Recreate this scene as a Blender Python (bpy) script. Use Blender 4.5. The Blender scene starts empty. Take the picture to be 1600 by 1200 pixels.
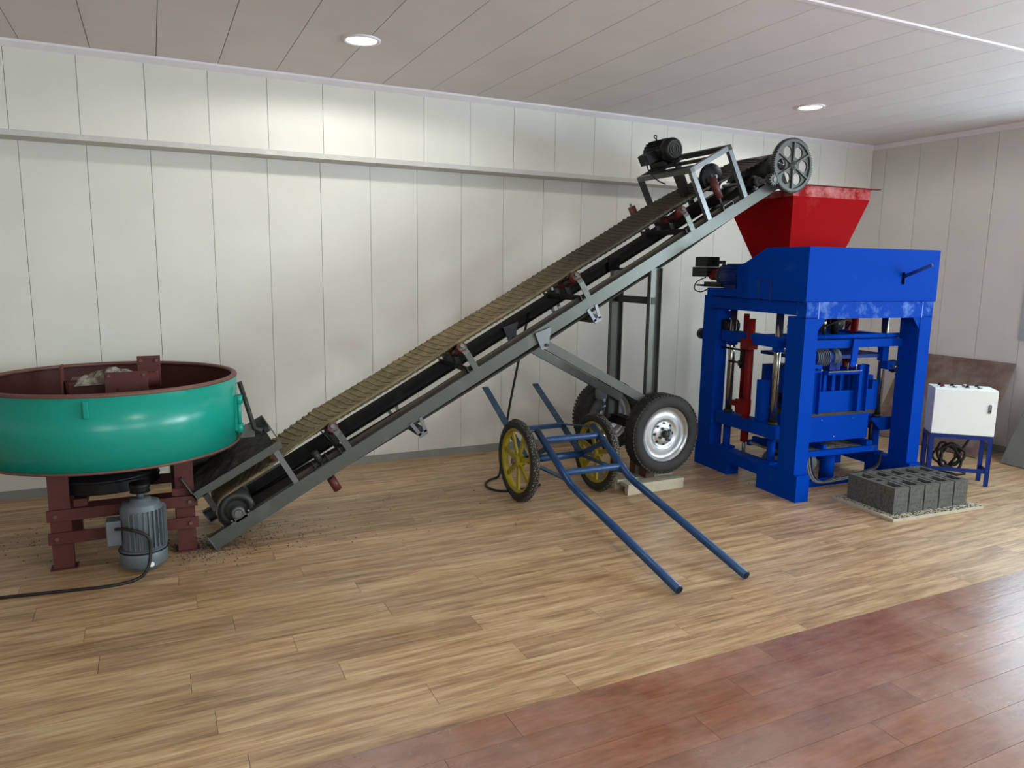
import bpy, bmesh, math, random
from mathutils import Matrix, Vector
random.seed(7)
PI = math.pi
scene = bpy.context.scene
COL = scene.collection

# ------------------------------------------------------------------ camera
CAM = Vector((0.0, -5.5894, 1.6046))
yaw, pitch, roll, fpx = 0.4532, 0.1566, -0.0150, 1149.43
fw = Vector((math.sin(yaw)*math.cos(pitch), math.cos(yaw)*math.cos(pitch), -math.sin(pitch)))
rt0 = Vector((math.cos(yaw), -math.sin(yaw), 0)); dn0 = fw.cross(rt0)
rt = math.cos(roll)*rt0 + math.sin(roll)*dn0
dn = -math.sin(roll)*rt0 + math.cos(roll)*dn0
cd = bpy.data.cameras.new('camera'); cam = bpy.data.objects.new('camera', cd); COL.objects.link(cam)
cd.sensor_width = 36; cd.lens = fpx/1600*36; cd.clip_start = 0.05
m = Matrix((rt, -dn, -fw)).transposed().to_4x4(); m.translation = CAM
cam.matrix_world = m
scene.camera = cam

# ------------------------------------------------------------------ world, light, exposure
XR, H = 6.9217, 2.9263          # right wall, ceiling height
YB, XL, YF = 0.212, -6.0, -8.9  # back wall face, left wall, front wall
world = bpy.data.worlds.new('world'); scene.world = world; world.use_nodes = True
bg = world.node_tree.nodes['Background']
bg.inputs[0].default_value = (0.75, 0.87, 1.0, 1); bg.inputs[1].default_value = 2.0

WINDOWS = [(-1.68, -3.58), (-4.72, -5.86), (-7.0, -8.14)]      # y ranges of the right wall windows
WZ0, WZ1 = 1.04, 2.42
def area(name, loc, rot, sx, sy, power, col, shape='RECTANGLE', spread=None):
    l = bpy.data.lights.new(name, 'AREA'); l.shape = shape; l.size = sx
    if shape == 'RECTANGLE': l.size_y = sy
    l.energy = power; l.color = col
    if spread: l.spread = spread
    o = bpy.data.objects.new(name, l); COL.objects.link(o); o.location = loc; o.rotation_euler = rot
    return o
WIN_POWER = (40, 270, 170)
FRONT_WINDOWS = [(-1.9, 0.3), (1.7, 3.9)]     # x ranges of windows behind the viewer
for i, (y0, y1) in enumerate(WINDOWS):
    area('window_daylight', (XR + 0.16, (y0+y1)/2, (WZ0+WZ1)/2), (0, PI/2, 0), WZ1-WZ0-.08, abs(y1-y0)-.08, WIN_POWER[i], (0.72, 0.88, 1.0) if i == 0 else (0.82, 0.92, 1.0))
for x0, x1 in FRONT_WINDOWS:
    area('window_daylight', ((x0+x1)/2, YF-0.10, (WZ0+WZ1)/2), (PI/2, 0, 0), x1-x0-.08, WZ1-WZ0-.08, 58, (0.90, 0.95, 1.0))
LIGHTS = [(1.195, -1.03), (4.868, -1.03), (1.195, -4.7)]
LAMP_POWER = (30, 19, 52)
vs = scene.view_settings
vs.view_transform = 'Standard'; vs.look = 'None'; vs.exposure = 0.24; vs.gamma = 1.0
try: vs.use_curve_mapping = False
except Exception: pass
scene.cycles.use_denoising = True
scene.cycles.max_bounces = 8; scene.cycles.diffuse_bounces = 5; scene.cycles.glossy_bounces = 4
scene.cycles.sample_clamp_indirect = 6.0

# ------------------------------------------------------------------ materials
def srgb(r, g, b):
    f = lambda c: ((c/255+0.055)/1.055)**2.4 if c/255 > 0.04045 else c/255/12.92
    return (f(r), f(g), f(b), 1)
def newmat(name):
    m = bpy.data.materials.new(name); m.use_nodes = True
    nt = m.node_tree; b = nt.nodes['Principled BSDF']
    return m, nt, b
def N(nt, t, **kw):
    n = nt.nodes.new(t)
    for k, v in kw.items():
        if k in ('op',): n.operation = v
        else: setattr(n, k, v)
    return n
def ramp(nt, fac, stops):
    r = nt.nodes.new('ShaderNodeValToRGB'); e = r.color_ramp.elements
    while len(e) < len(stops): e.new(0.5)
    for s, (p, c) in zip(e, stops): s.position = p; s.color = c
    nt.links.new(fac, r.inputs[0]); return r
def coords(nt, kind, scale, rnd=False):
    tc = nt.nodes.new('ShaderNodeTexCoord'); mp = nt.nodes.new('ShaderNodeMapping')
    mp.inputs['Scale'].default_value = scale
    src = tc.outputs[kind]
    if kind == 'World':
        pass
    nt.links.new(src, mp.inputs[0])
    if rnd:
        oi = nt.nodes.new('ShaderNodeObjectInfo'); v = N(nt, 'ShaderNodeVectorMath', op='SCALE')
        cx = nt.nodes.new('ShaderNodeCombineXYZ')
        for k in range(3): nt.links.new(oi.outputs['Random'], cx.inputs[k])
        nt.links.new(cx.outputs[0], v.inputs[0]); v.inputs['Scale'].default_value = 53.0
        nt.links.new(v.outputs[0], mp.inputs['Location'])
    return mp.outputs[0]
def wpos(nt, scale):
    g = nt.nodes.new('ShaderNodeNewGeometry'); mp = nt.nodes.new('ShaderNodeMapping')
    mp.inputs['Scale'].default_value = scale; nt.links.new(g.outputs['Position'], mp.inputs[0]); return mp.outputs[0]
def noise(nt, vec, scale, detail=3, rough=0.55):
    n = nt.nodes.new('ShaderNodeTexNoise'); n.inputs['Scale'].default_value = scale
    n.inputs['Detail'].default_value = detail; n.inputs['Roughness'].default_value = rough
    nt.links.new(vec, n.inputs['Vector']); return n.outputs['Fac']
def mix(nt, fac, a, b):
    x = nt.nodes.new('ShaderNodeMix'); x.data_type = 'RGBA'
    for s, v in ((0, fac), (6, a), (7, b)):
        if hasattr(v, 'links') or hasattr(v, 'is_linked'): nt.links.new(v, x.inputs[s])
        else: x.inputs[s].default_value = v
    return x.outputs[2]
def bump(nt, b, h, strength=0.2, dist=0.01):
    n = nt.nodes.new('ShaderNodeBump'); n.inputs['Strength'].default_value = strength; n.inputs['Distance'].default_value = dist
    nt.links.new(h, n.inputs['Height']); nt.links.new(n.outputs[0], b.inputs['Normal'])

def painted(name, c, rough=0.4, metal=0.0, wear=None, wear_amt=0.35, scale=6.0, wstop=(0.55, 0.75), spec=0.4):
    """paint or bare metal with worn / dusty blotches"""
    m, nt, b = newmat(name)
    v = coords(nt, 'Object', (1, 1, 1)); f = noise(nt, v, scale, 5, 0.65)
    w = wear or tuple(min(1, x*1.5+0.03) for x in c[:3]) + (1,)
    r = ramp(nt, f, [(wstop[0], (0, 0, 0, 1)), (wstop[1], (wear_amt,)*3 + (1,))])
    nt.links.new(mix(nt, r.outputs[0], c, w), b.inputs['Base Color'])
    b.inputs['Roughness'].default_value = rough; b.inputs['Metallic'].default_value = metal
    b.inputs['Specular IOR Level'].default_value = spec
    f2 = noise(nt, v, scale*6, 2)
    bump(nt, b, f2, 0.05, 0.003)
    return m

def m_wall(name, c):
    m, nt, b = newmat(name)
    v = coords(nt, 'Object', (1, 1, 1), True)
    f = noise(nt, v, 2.0, 3)
    r = ramp(nt, f, [(0.3, tuple(x*0.95 for x in c[:3])+(1,)), (0.7, tuple(min(1, x*1.03) for x in c[:3])+(1,))])
    nt.links.new(r.outputs[0], b.inputs['Base Color']); b.inputs['Roughness'].default_value = 0.62
    # linen weave
    w1 = noise(nt, coords(nt, 'Object', (40, 40, 400), True), 1.0, 2); w2 = noise(nt, coords(nt, 'Object', (400, 400, 40), True), 1.0, 2)
    a = N(nt, 'ShaderNodeMath', op='ADD'); nt.links.new(w1, a.inputs[0]); nt.links.new(w2, a.inputs[1])
    bump(nt, b, a.outputs[0], 0.25, 0.002)
    return m

def m_wood_floor(name, stops, rough, dust=0.35, grain=(2.2, 26, 26), bstr=0.08):
    m, nt, b = newmat(name)
    v = coords(nt, 'Object', grain, True)
    f = noise(nt, v, 1.0, 6, 0.62)
    f2 = noise(nt, coords(nt, 'Object', (grain[0]*3, grain[1]*3.5, 40), True), 1.0, 4, 0.6)
    a = N(nt, 'ShaderNodeMath', op='MULTIPLY_ADD'); nt.links.new(f2, a.inputs[0]); a.inputs[1].default_value = 0.35
    s = N(nt, 'ShaderNodeMath', op='MULTIPLY'); nt.links.new(f, s.inputs[0]); s.inputs[1].default_value = 0.65
    nt.links.new(s.outputs[0], a.inputs[2])
    r = ramp(nt, a.outputs[0], stops)
    oi = nt.nodes.new('ShaderNodeObjectInfo'); mr = nt.nodes.new('ShaderNodeMapRange')
    mr.inputs['To Min'].default_value = 0.88; mr.inputs['To Max'].default_value = 1.1
    nt.links.new(oi.outputs['Random'], mr.inputs[0])
    hs = nt.nodes.new('ShaderNodeHueSaturation'); nt.links.new(mr.outputs[0], hs.inputs['Value']); nt.links.new(r.outputs[0], hs.inputs['Color'])
    # cement dust tracked over the boards
    d = noise(nt, wpos(nt, (1, 1, 1)), 1.3, 6, 0.7)
    dr = ramp(nt, d, [(0.36, (0, 0, 0, 1)), (0.80, (dust,)*3 + (1,))])
    col = mix(nt, dr.outputs[0], hs.outputs[0], srgb(196, 188, 182))
    nt.links.new(col, b.inputs['Base Color'])
    rr = nt.nodes.new('ShaderNodeMapRange'); rr.inputs['To Min'].default_value = rough; rr.inputs['To Max'].default_value = rough+0.22
    nt.links.new(d, rr.inputs[0]); nt.links.new(rr.outputs[0], b.inputs['Roughness'])
    bump(nt, b, a.outputs[0], bstr, 0.004)
    return m

M = {}
M['wall'] = m_wall('linen_wall_panel', srgb(222, 220, 211))
M['wall_right'] = m_wall('linen_wall_panel_shaded', srgb(214, 209, 203))  # same panels as the back wall, weaker light put into the colour
M['ceiling'] = m_wall('ceiling_panel', srgb(222, 216, 213))
M['joint'] = painted('panel_joint', srgb(140, 137, 131), 0.8)
M['trim'] = painted('white_trim', srgb(232, 226, 230), 0.4)
M['ledge'] = painted('grey_ledge', srgb(196, 193, 188), 0.5)
M['skirting'] = painted('grey_skirting', srgb(140, 140, 134), 0.5)
M['tan'] = m_wood_floor('tan_wood_plank', [(0.30, srgb(104, 76, 52)), (0.43, srgb(154, 119, 80)), (0.52, srgb(184, 148, 106)), (0.66, srgb(210, 182, 141))], 0.30, 0.2)
M['red'] = m_wood_floor('red_wood_plank', [(0.25, srgb(92, 53, 36)), (0.45, srgb(129, 83, 60)), (0.62, srgb(146, 98, 73)), (0.8, srgb(160, 117, 94))], 0.15, 0.35, (3.0, 16, 16), 0.4)
M['subfloor'] = painted('subfloor', srgb(70, 52, 38), 0.8)
M['teal'] = painted('teal_paint', srgb(18, 146, 128), 0.26, 0, srgb(40, 146, 130), 0.3, 4)
M['oxide'] = painted('red_oxide_primer', srgb(84, 37, 31), 0.6, 0, srgb(58, 36, 30), 0.6, 5)
M['oxide_dark'] = painted('red_oxide_inside', srgb(74, 34, 29), 0.65, 0, srgb(104, 70, 62), 0.5, 3)
M['rust_rim'] = painted('rusty_rim', srgb(112, 76, 66), 0.55, 0.2, srgb(70, 50, 44), 0.6, 9)
M['steel'] = painted('grey_green_steel', srgb(84, 87, 82), 0.38, 0.45, srgb(120, 122, 120), 0.35, 5)
M['steel_light'] = painted('bare_steel', srgb(112, 115, 118), 0.36, 0.6, srgb(150, 152, 154), 0.4, 7)
M['dark'] = painted('dark_steel', srgb(48, 48, 45), 0.5, 0.3, srgb(90, 88, 82), 0.4, 6)
M['black'] = painted('black_paint', srgb(18, 18, 19), 0.45, 0.0, srgb(44, 44, 43), 0.4, 8, (0.55, 0.75), 0.25)
M['gear'] = painted('cast_gear', srgb(92, 93, 90), 0.5, 0.45, srgb(60, 58, 54), 0.5, 8)
M['roller'] = painted('red_roller', srgb(84, 34, 31), 0.45, 0, srgb(58, 40, 36), 0.6, 9)
M['motor_grey'] = painted('grey_motor', srgb(98, 106, 110), 0.45, 0.1, srgb(70, 74, 76), 0.4, 8)
M['rubber'] = painted('tyre_rubber', srgb(44, 43, 41), 0.75, 0, srgb(92, 86, 76), 0.5, 14)
M['silver'] = painted('silver_rim', srgb(190, 193, 197), 0.28, 0.75, srgb(120, 122, 124), 0.4, 9)
M['yellow'] = painted('yellow_rim', srgb(160, 142, 30), 0.4, 0, srgb(110, 96, 36), 0.5, 10)
M['cart_blue'] = painted('cart_blue', srgb(27, 62, 104), 0.32, 0, srgb(74, 104, 140), 0.4, 9)
M['tine'] = painted('worn_blue_steel', srgb(50, 72, 92), 0.45, 0.2, srgb(108, 122, 134), 0.6, 10)
M['blue'] = painted('machine_blue', srgb(0, 58, 158), 0.6, 0, srgb(84, 130, 200), 0.3, 3.5, (0.62, 0.85), 0.03)
M['blue_worn'] = painted('scuffed_machine_blue', srgb(0, 58, 158), 0.6, 0, srgb(120, 158, 214), 0.6, 9, (0.5, 0.72), 0.05)
M['red_worn'] = painted('chalky_red_paint', srgb(150, 22, 26), 0.6, 0, srgb(214, 140, 136), 0.85, 5, (0.42, 0.62), 0.05)
M['weld'] = painted('pale_weld', srgb(90, 134, 206), 0.5)
M['chrome'] = painted('guide_chrome', srgb(176, 172, 160), 0.18, 0.95, srgb(120, 110, 92), 0.5, 6)
M['red'+'_paint'] = painted('red_paint', srgb(152, 5, 11), 0.6, 0, srgb(186, 80, 78), 0.4, 4.5, (0.6, 0.84), 0.03)
M['red_dark'] = painted('dark_red_paint', srgb(112, 18, 18), 0.5, 0, srgb(70, 22, 20), 0.5, 6, (0.55, 0.75), 0.15)
M['white_box'] = painted('cabinet_white', srgb(240, 244, 238), 0.4, 0, srgb(206, 212, 210), 0.3, 3)
M['stand_blue'] = painted('stand_blue', srgb(24, 48, 118), 0.45, 0, srgb(60, 84, 150), 0.3, 7, (0.55, 0.75), 0.15)
M['concrete'] = painted('green_concrete', srgb(96, 95, 89), 0.95, 0, srgb(58, 58, 54), 0.7, 45, (0.45, 0.65), 0.1)
M['wood'] = painted('pale_wood', srgb(178, 168, 146), 0.75, 0, srgb(120, 108, 90), 0.6, 9)
M['wood_grey'] = painted('grey_wood', srgb(122, 118, 112), 0.8, 0, srgb(84, 70, 60), 0.6, 8)
M['wood_brown'] = painted('brown_timber', srgb(86, 58, 44), 0.7, 0, srgb(58, 40, 32), 0.6, 8)
M['plywood'] = painted('film_faced_plywood', srgb(108, 82, 74), 0.6, 0, srgb(140, 126, 118), 0.8, 5, (0.4, 0.65))
M['board_grey'] = painted('grey_board', srgb(112, 111, 108), 0.8, 0, srgb(84, 84, 82), 0.6, 7)
M['mud'] = painted('cement_mud', srgb(92, 84, 74), 0.95, 0, srgb(170, 164, 152), 0.8, 12, (0.45, 0.65))
M['grit'] = painted('grit', srgb(62, 58, 52), 0.95)
M['cable'] = painted('black_cable', srgb(24, 22, 22), 0.5)
M['slot_black'] = painted('slot_black', srgb(6, 7, 10), 1.0, 0, srgb(10, 12, 18), 0.3, 6, (0.55, 0.75), 0.0)
M['hose'] = painted('grey_hose', srgb(96, 98, 104), 0.5)
M['white_plastic'] = painted('white_plastic', srgb(232, 232, 226), 0.4)
M['frame_white'] = painted('window_frame', srgb(170, 176, 178), 0.35, 0.2)
def m_emit(name, c, s):
    m, nt, b = newmat(name)
    v = coords(nt, 'Object', (1, 1, 1)); f = noise(nt, v, 3, 1)
    r = ramp(nt, f, [(0, tuple(x*.97 for x in c)+(1,)), (1, tuple(c)+(1,))])
    nt.links.new(r.outputs[0], b.inputs['Emission Color']); b.inputs['Emission Strength'].default_value = s
    b.inputs['Base Color'].default_value = (0.9, 0.9, 0.9, 1)
    return m
M['lamp'] = m_emit('lamp_diffuser', (1.0, 0.99, 0.93), 9.0)
def m_glass():
    m, nt, b = newmat('window_glass')
    tr = nt.nodes.new('ShaderNodeBsdfTransparent'); tr.inputs[0].default_value = (0.94, 0.97, 0.97, 1)
    gl = nt.nodes.new('ShaderNodeBsdfGlossy'); gl.inputs['Roughness'].default_value = 0.02
    mx_ = nt.nodes.new('ShaderNodeMixShader'); mx_.inputs[0].default_value = 0.06
    nt.links.new(tr.outputs[0], mx_.inputs[1]); nt.links.new(gl.outputs[0], mx_.inputs[2])
    nt.links.new(mx_.outputs[0], nt.nodes['Material Output'].inputs[0])
    return m
M['glass'] = m_glass()
def m_belt():
    m, nt, b = newmat('conveyor_belt_rubber')
    tc = nt.nodes.new('ShaderNodeTexCoord'); sx = nt.nodes.new('ShaderNodeSeparateXYZ'); nt.links.new(tc.outputs['Object'], sx.inputs[0])
    mr = nt.nodes.new('ShaderNodeMapRange'); mr.inputs['From Min'].default_value = 2.2; mr.inputs['From Max'].default_value = 3.1
    mr.inputs['To Min'].default_value = 0.85; mr.inputs['To Max'].default_value = 0.12
    nt.links.new(sx.outputs[0], mr.inputs[0])
    f = noise(nt, coords(nt, 'Object', (4, 9, 9)), 2.2, 5, 0.65)
    mz = nt.nodes.new('ShaderNodeMapRange'); mz.inputs['From Min'].default_value = 0.14; mz.inputs['From Max'].default_value = 0.18
    nt.links.new(sx.outputs[2], mz.inputs[0])
    mq = N(nt, 'ShaderNodeMath', op='MULTIPLY'); nt.links.new(mr.outputs[0], mq.inputs[0]); nt.links.new(mz.outputs[0], mq.inputs[1])
    mu = N(nt, 'ShaderNodeMath', op='MULTIPLY'); nt.links.new(mq.outputs[0], mu.inputs[0])
    r0 = ramp(nt, f, [(0.3, (0.35,)*3+(1,)), (0.65, (1,)*3+(1,))]); nt.links.new(r0.outputs[0], mu.inputs[1])
    nt.links.new(mix(nt, mu.outputs[0], srgb(48, 45, 40), srgb(142, 126, 90)), b.inputs['Base Color'])
    b.inputs['Roughness'].default_value = 0.8
    bump(nt, b, noise(nt, coords(nt, 'Object', (1, 1, 1)), 60, 3), 0.2, 0.004)
    return m
M['belt'] = m_belt()
M['brown_dark'] = painted('dark_brown_rubber', srgb(56, 47, 38), 0.8)
M['mud_dark'] = painted('shaded_cement_mud', srgb(50, 47, 42), 0.95, 0, srgb(84, 80, 72), 0.6, 14)  # cement mud with the hopper's inner shade put into the colour
def m_tread():
    m, nt, b = newmat('motorcycle_tread')
    vo = nt.nodes.new('ShaderNodeTexVoronoi'); vo.feature = 'DISTANCE_TO_EDGE'; vo.inputs['Scale'].default_value = 62
    nt.links.new(coords(nt, 'Object', (1, 1, 1)), vo.inputs['Vector'])
    r = ramp(nt, vo.outputs['Distance'], [(0.08, srgb(34, 32, 30)), (0.3, srgb(120, 113, 100))])
    nt.links.new(r.outputs[0], b.inputs['Base Color']); b.inputs['Roughness'].default_value = 0.85
    bump(nt, b, r.outputs[0], 0.6, 0.006)
    return m
M['tread'] = m_tread()

# ------------------------------------------------------------------ mesh helpers
class MB:
    def __init__(s): s.v = []; s.f = []; s.sm = []
    def add(s, vs, fs, smooth=False):
        n = len(s.v); s.v += [tuple(p) for p in vs]; s.f += [tuple(i+n for i in f) for f in fs]; s.sm += [smooth]*len(fs); return s
    def box(s, a, b):
        x0, y0, z0 = [min(p, q) for p, q in zip(a, b)]; x1, y1, z1 = [max(p, q) for p, q in zip(a, b)]
        return s.add([(x0,y0,z0),(x1,y0,z0),(x1,y1,z0),(x0,y1,z0),(x0,y0,z1),(x1,y0,z1),(x1,y1,z1),(x0,y1,z1)],
                     [(3,2,1,0),(4,5,6,7),(0,1,5,4),(1,2,6,5),(2,3,7,6),(3,0,4,7)])
    def bar(s, p, q, w, t, up=(0,0,1)):
        """rectangular bar from p to q; w across, t along 'up'"""
        p = Vector(p); q = Vector(q); d = (q-p).normalized(); u = Vector(up)
        a = d.cross(u)
        if a.length < 1e-4: a = d.cross(Vector((1,0,0)))
        a.normalize(); b = a.cross(d).normalized()
        c = [(-1,-1),(1,-1),(1,1),(-1,1)]
        vs = [e + a*(w/2*i) + b*(t/2*j) for e in (p, q) for i, j in c]
        return s.add(vs, [(0,1,2,3),(7,6,5,4),(4,5,1,0),(5,6,2,1),(6,7,3,2),(7,4,0,3)])
    def prism(s, poly, p0, p1, axes):
        """poly of 2D points in plane axes=(A,B) vectors, extruded from offset p0 to p1"""
        A, B = Vector(axes[0]), Vector(axes[1]); n = len(poly); p0 = Vector(p0); p1 = Vector(p1)
        vs = [p0 + A*x + B*y for x, y in poly] + [p1 + A*x + B*y for x, y in poly]
        fs = [tuple(range(n))[::-1], tuple(range(n, 2*n))] + [(i, (i+1) % n, n+(i+1) % n, n+i) for i in range(n)]
        return s.add(vs, fs)
    def tube(s, path, r, seg=10, caps=True, smooth=True):
        P = [Vector(p) for p in path]; rs = r if isinstance(r, (list, tuple)) else [r]*len(P)
        rings = []; prev = None
        for i, p in enumerate(P):
            d = (P[min(i+1, len(P)-1)] - P[max(i-1, 0)]).normalized()
            if prev is None:
                a = d.cross(Vector((0,0,1)))
                if a.length < 1e-3: a = d.cross(Vector((1,0,0)))
            else: a = prev - d*prev.dot(d)
            a.normalize(); b = d.cross(a); prev = a
            rings.append([p + (a*math.cos(2*PI*k/seg) + b*math.sin(2*PI*k/seg))*rs[i] for k in range(seg)])
        vs = [q for g in rings for q in g]; fs = []
        for i in range(len(P)-1):
            for k in range(seg):
                k2 = (k+1) % seg; fs.append((i*seg+k, i*seg+k2, (i+1)*seg+k2, (i+1)*seg+k))
        s.add(vs, fs, smooth)
        if caps:
            n = len(s.v)-len(vs)
            s.f.append(tuple(n+k for k in range(seg))[::-1]); s.f.append(tuple(n+(len(P)-1)*seg+k for k in range(seg))); s.sm += [False]*2
        return s
    def cyl(s, p, q, r, seg=20, r2=None): return s.tube([p, q], [r, r if r2 is None else r2], seg)
    def lathe(s, prof, c, axis=(0,0,1), seg=48, close=False, smooth=True):
        """prof: (radius, height along axis) points"""
        c = Vector(c); ax = Vector(axis).normalized(); a = ax.cross(Vector((0,0,1)))
        if a.length < 1e-3: a = Vector((1,0,0))
        a.normalize(); b = ax.cross(a); vs = []; fs = []; n = len(prof)
        for k in range(seg):
            t = 2*PI*k/seg; d = a*math.cos(t) + b*math.sin(t)
            vs += [c + d*r + ax*h for r, h in prof]
        for k in range(seg):
            k2 = (k+1) % seg
            for i in range(n if close else n-1):
                j = (i+1) % n; fs.append((k*n+i, k2*n+i, k2*n+j, k*n+j))
        return s.add(vs, fs, smooth)
    def build(s, name, mat, parent=None, world=False, bevel=0, subsurf=0, solidify=0):
        me = bpy.data.meshes.new(name); me.from_pydata(s.v, [], s.f)
        bm = bmesh.new(); bm.from_mesh(me); bmesh.ops.recalc_face_normals(bm, faces=bm.faces); bm.to_mesh(me); bm.free()
        for p, sm in zip(me.polygons, s.sm): p.use_smooth = sm
        me.materials.append(mat if not isinstance(mat, str) else M[mat])
        o = bpy.data.objects.new(name, me); COL.objects.link(o)
        if parent is not None:
            if world: me.transform(wm(parent).inverted())
            o.parent = parent
        if solidify: md = o.modifiers.new('thickness', 'SOLIDIFY'); md.thickness = solidify; md.offset = 0
        if bevel: md = o.modifiers.new('bevel', 'BEVEL'); md.width = bevel; md.segments = 2; md.limit_method = 'ANGLE'
        return o
def curve(pts, n=6):
    P = [Vector(p) for p in pts]; out = []
    for i in range(len(P)-1):
        a, b, c, d = P[max(i-1, 0)], P[i], P[i+1], P[min(i+2, len(P)-1)]
        for k in range(n):
            t = k/n; out.append(0.5*((2*b) + (c-a)*t + (2*a-5*b+4*c-d)*t*t + (3*b-a-3*c+d)*t**3))
    return out + [P[-1]]
def wm(o):
    m = Matrix.LocRotScale(o.location, o.rotation_euler, o.scale)
    return (wm(o.parent) @ m) if o.parent else m
def thing(name, label, cat, loc=(0,0,0), rot=(0,0,0), group=None):
    o = bpy.data.objects.new(name, None); COL.objects.link(o); o.location = loc; o.rotation_euler = rot
    o.empty_display_size = 0.1
    tag(o, label, cat, group); return o
def tag(o, label, cat, group=None):
    o['label'] = label; o['category'] = cat
    if group: o['group'] = group
    return o
def struct(o, label=None):
    o['kind'] = 'structure'
    if label: o['label'] = label
    return o
def dup(o, parent=None):
    c = o.copy(); COL.objects.link(c)
    if parent is not None: c.parent = parent
    return c
def box(name, a, b, mat, parent=None, **k): return MB().box(a, b).build(name, mat, parent, **k)

# ------------------------------------------------------------------ the room
PW = 0.383
# floor: slab, then laid planks
floor = struct(box('floor', (XL, YF, -0.12), (XR, YB+0.1, -0.006), 'subfloor'), 'wood plank floor, tan boards with red brown boards nearest the camera')
def plank_mesh(mat, L):
    mb = MB(); g = 0.0008
    mb.box((g, g, -0.006), (L-g, 0.15-g, 0.0)); o = mb.build('plank', mat); me = o.data; bpy.data.objects.remove(o); return me
LP = 1.2
full = {k: plank_mesh(k, LP) for k in ('tan', 'red')}
cutm = {}
def lay(kind, x0, x1, y):
    L = round(x1-x0, 3)
    if abs(L-LP) < 1e-3: me = full[kind]
    else:
        me = cutm.get((kind, L))
        if me is None: me = cutm[(kind, L)] = plank_mesh(kind, L)
    o = bpy.data.objects.new('plank', me); COL.objects.link(o); o.location = (x0, y, 0); o.parent = floor
red_off = {0: 2.27, 1: 1.98, 2: 1.69, 3: 2.55, 4: 2.25, 5: 1.9, 6: 1.6}
rnd = random.Random(3)
for r in range(-7, 24):                      # row r: y from -3.37+.15 r
    y = -3.37 + 0.15*r
    kind = 'tan' if r >= 0 else 'red'
    off = (red_off.get(-1-r, 1.2) if r < 0 else 0.22 + (0.37*((r*5) % 7)) + rnd.uniform(-.04, .04))
    off = off % LP
    xmin = -2.2 if r >= 8 else (-1.4 if r >= 0 else -0.9)
    x = off - LP*3
    while x < XR:
        a, b = max(x, xmin), min(x+LP, XR)
        if b - a > 0.03: lay(kind, a, b, y)
        x += LP
# floor beyond the laid rows in view (same wood, seen only from the side)
for nm, a, b, k in (('floor_sheet', (XL, YF, -0.006), (XR, -4.42, -0.0005), 'red'), ('floor_sheet', (XL, -4.42, -0.006), (-0.9, -3.37, -0.0005), 'red'), ('floor_sheet', (XL, -3.37, -0.006), (-1.4, -2.17, -0.0005), 'tan'), ('floor_sheet', (XL, -2.17, -0.006), (-2.2, YB, -0.0005), 'tan')):
    o = box(nm, a, b, k); o.parent = floor

# back wall: lower panels, boxed upper band standing forward, ledge trim, skirting, cornice
wall_back = struct(box('wall_back', (XL, YB+0.012, 0), (XR+0.1, YB+0.15, H), 'joint'), 'off white linen panelled back wall')
def panel_mesh(sz, mat):
    o = MB().box((0, 0, 0), sz).build('panel', mat, bevel=0); me = o.data; bpy.data.objects.remove(o); return me
g = 0.0015
pm = panel_mesh((PW-g*2, 0.014, 2.378), 'wall')
for k in range(-16, 21):
    x = -0.7284 + PW*k
    w = min(PW, XR-x)
    if w <= 0.02: continue
    o = bpy.data.objects.new('panel', pm if w > PW-1e-3 else panel_mesh((w-g*2, 0.014, 2.378), 'wall')); COL.objects.link(o)
    o.location = (x+g, YB, 0); o.parent = wall_back
band = MB().box((XL, 0.013, 2.378), (XR, YB+0.02, H)).build('band_box', 'joint', wall_back)
pm2 = panel_mesh((PW-g*2, 0.014, H-2.378), 'wall')
for k in range(-16, 21):
    x = -0.7417 + PW*k
    w = min(PW, XR-x)
    if w <= 0.02: continue
    o = bpy.data.objects.new('panel', pm2 if w > PW-1e-3 else panel_mesh((w-g*2, 0.014, H-2.378), 'wall')); COL.objects.link(o)
    o.location = (x+g, 0, 2.378); o.parent = wall_back
struct(MB().prism([(-0.006,2.366),(YB-0.0005,2.366),(YB-0.0005,2.3775),(-0.0005,2.3775),(-0.0005,2.402),(-0.006,2.402)], (XL,0,0), (XR,0,0), ((0,1,0),(0,0,1))).build('trim_1', 'ledge'), 'grey metal edge strip under the upper wall band')
struct(MB().prism([(0,0),(0.034,0.03),(0.034,0.044),(0,0.044)][::-1], (XL,0,H-0.044), (XR,0,H-0.044), ((0,-1,0),(0,0,1))).build('trim_2', 'trim'), 'white cornice strip along back wall')
struct(box('baseboard_back', (XL, YB-0.012, 0), (XR, YB, 0.061), 'skirting'), 'grey skirting board along back wall')

# right wall with two windows
wall_right = struct(MB().box((XR+0.012, -0.7, 0), (XR+0.14, YB+0.1, H)).build('wall_right', 'joint'), 'off white linen panelled right wall, darkened for shade, with windows')
segs = []   # (y0,y1,z0,z1)
yk = [YB] + [-0.16-0.38*k for k in range(0, 24)]
for ya, yb in zip(yk[:-1], yk[1:]):
    inwin = any(y1-0.02 <= yb and ya <= y0+0.02 for y0, y1 in WINDOWS)
    for z0, z1 in ([(0, WZ0), (WZ1, H)] if inwin else [(0, H)]):
        o = MB().box((0, 0, 0), (0.016, ya-yb-0.004, z1-z0)).build('panel', 'wall_right', wall_right); o.location = (XR, yb+0.002, z0)
        if ya < -0.6: MB().box((XR+0.014, yb, z0), (XR+0.14, ya, z1)).build('wall_backing', 'joint', wall_right)
struct(MB().prism([(0,0),(0.034,0.03),(0.034,0.044),(0,0.044)], (XR,YF,H-0.044), (XR,YB,H-0.044), ((-1,0,0),(0,0,1))).build('trim_3', 'trim'), 'white cornice strip along right wall')
struct(box('baseboard_right', (XR-0.012, YF, 0), (XR, YB-0.012, 0.061), 'skirting'), 'grey skirting board along right wall')
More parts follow.
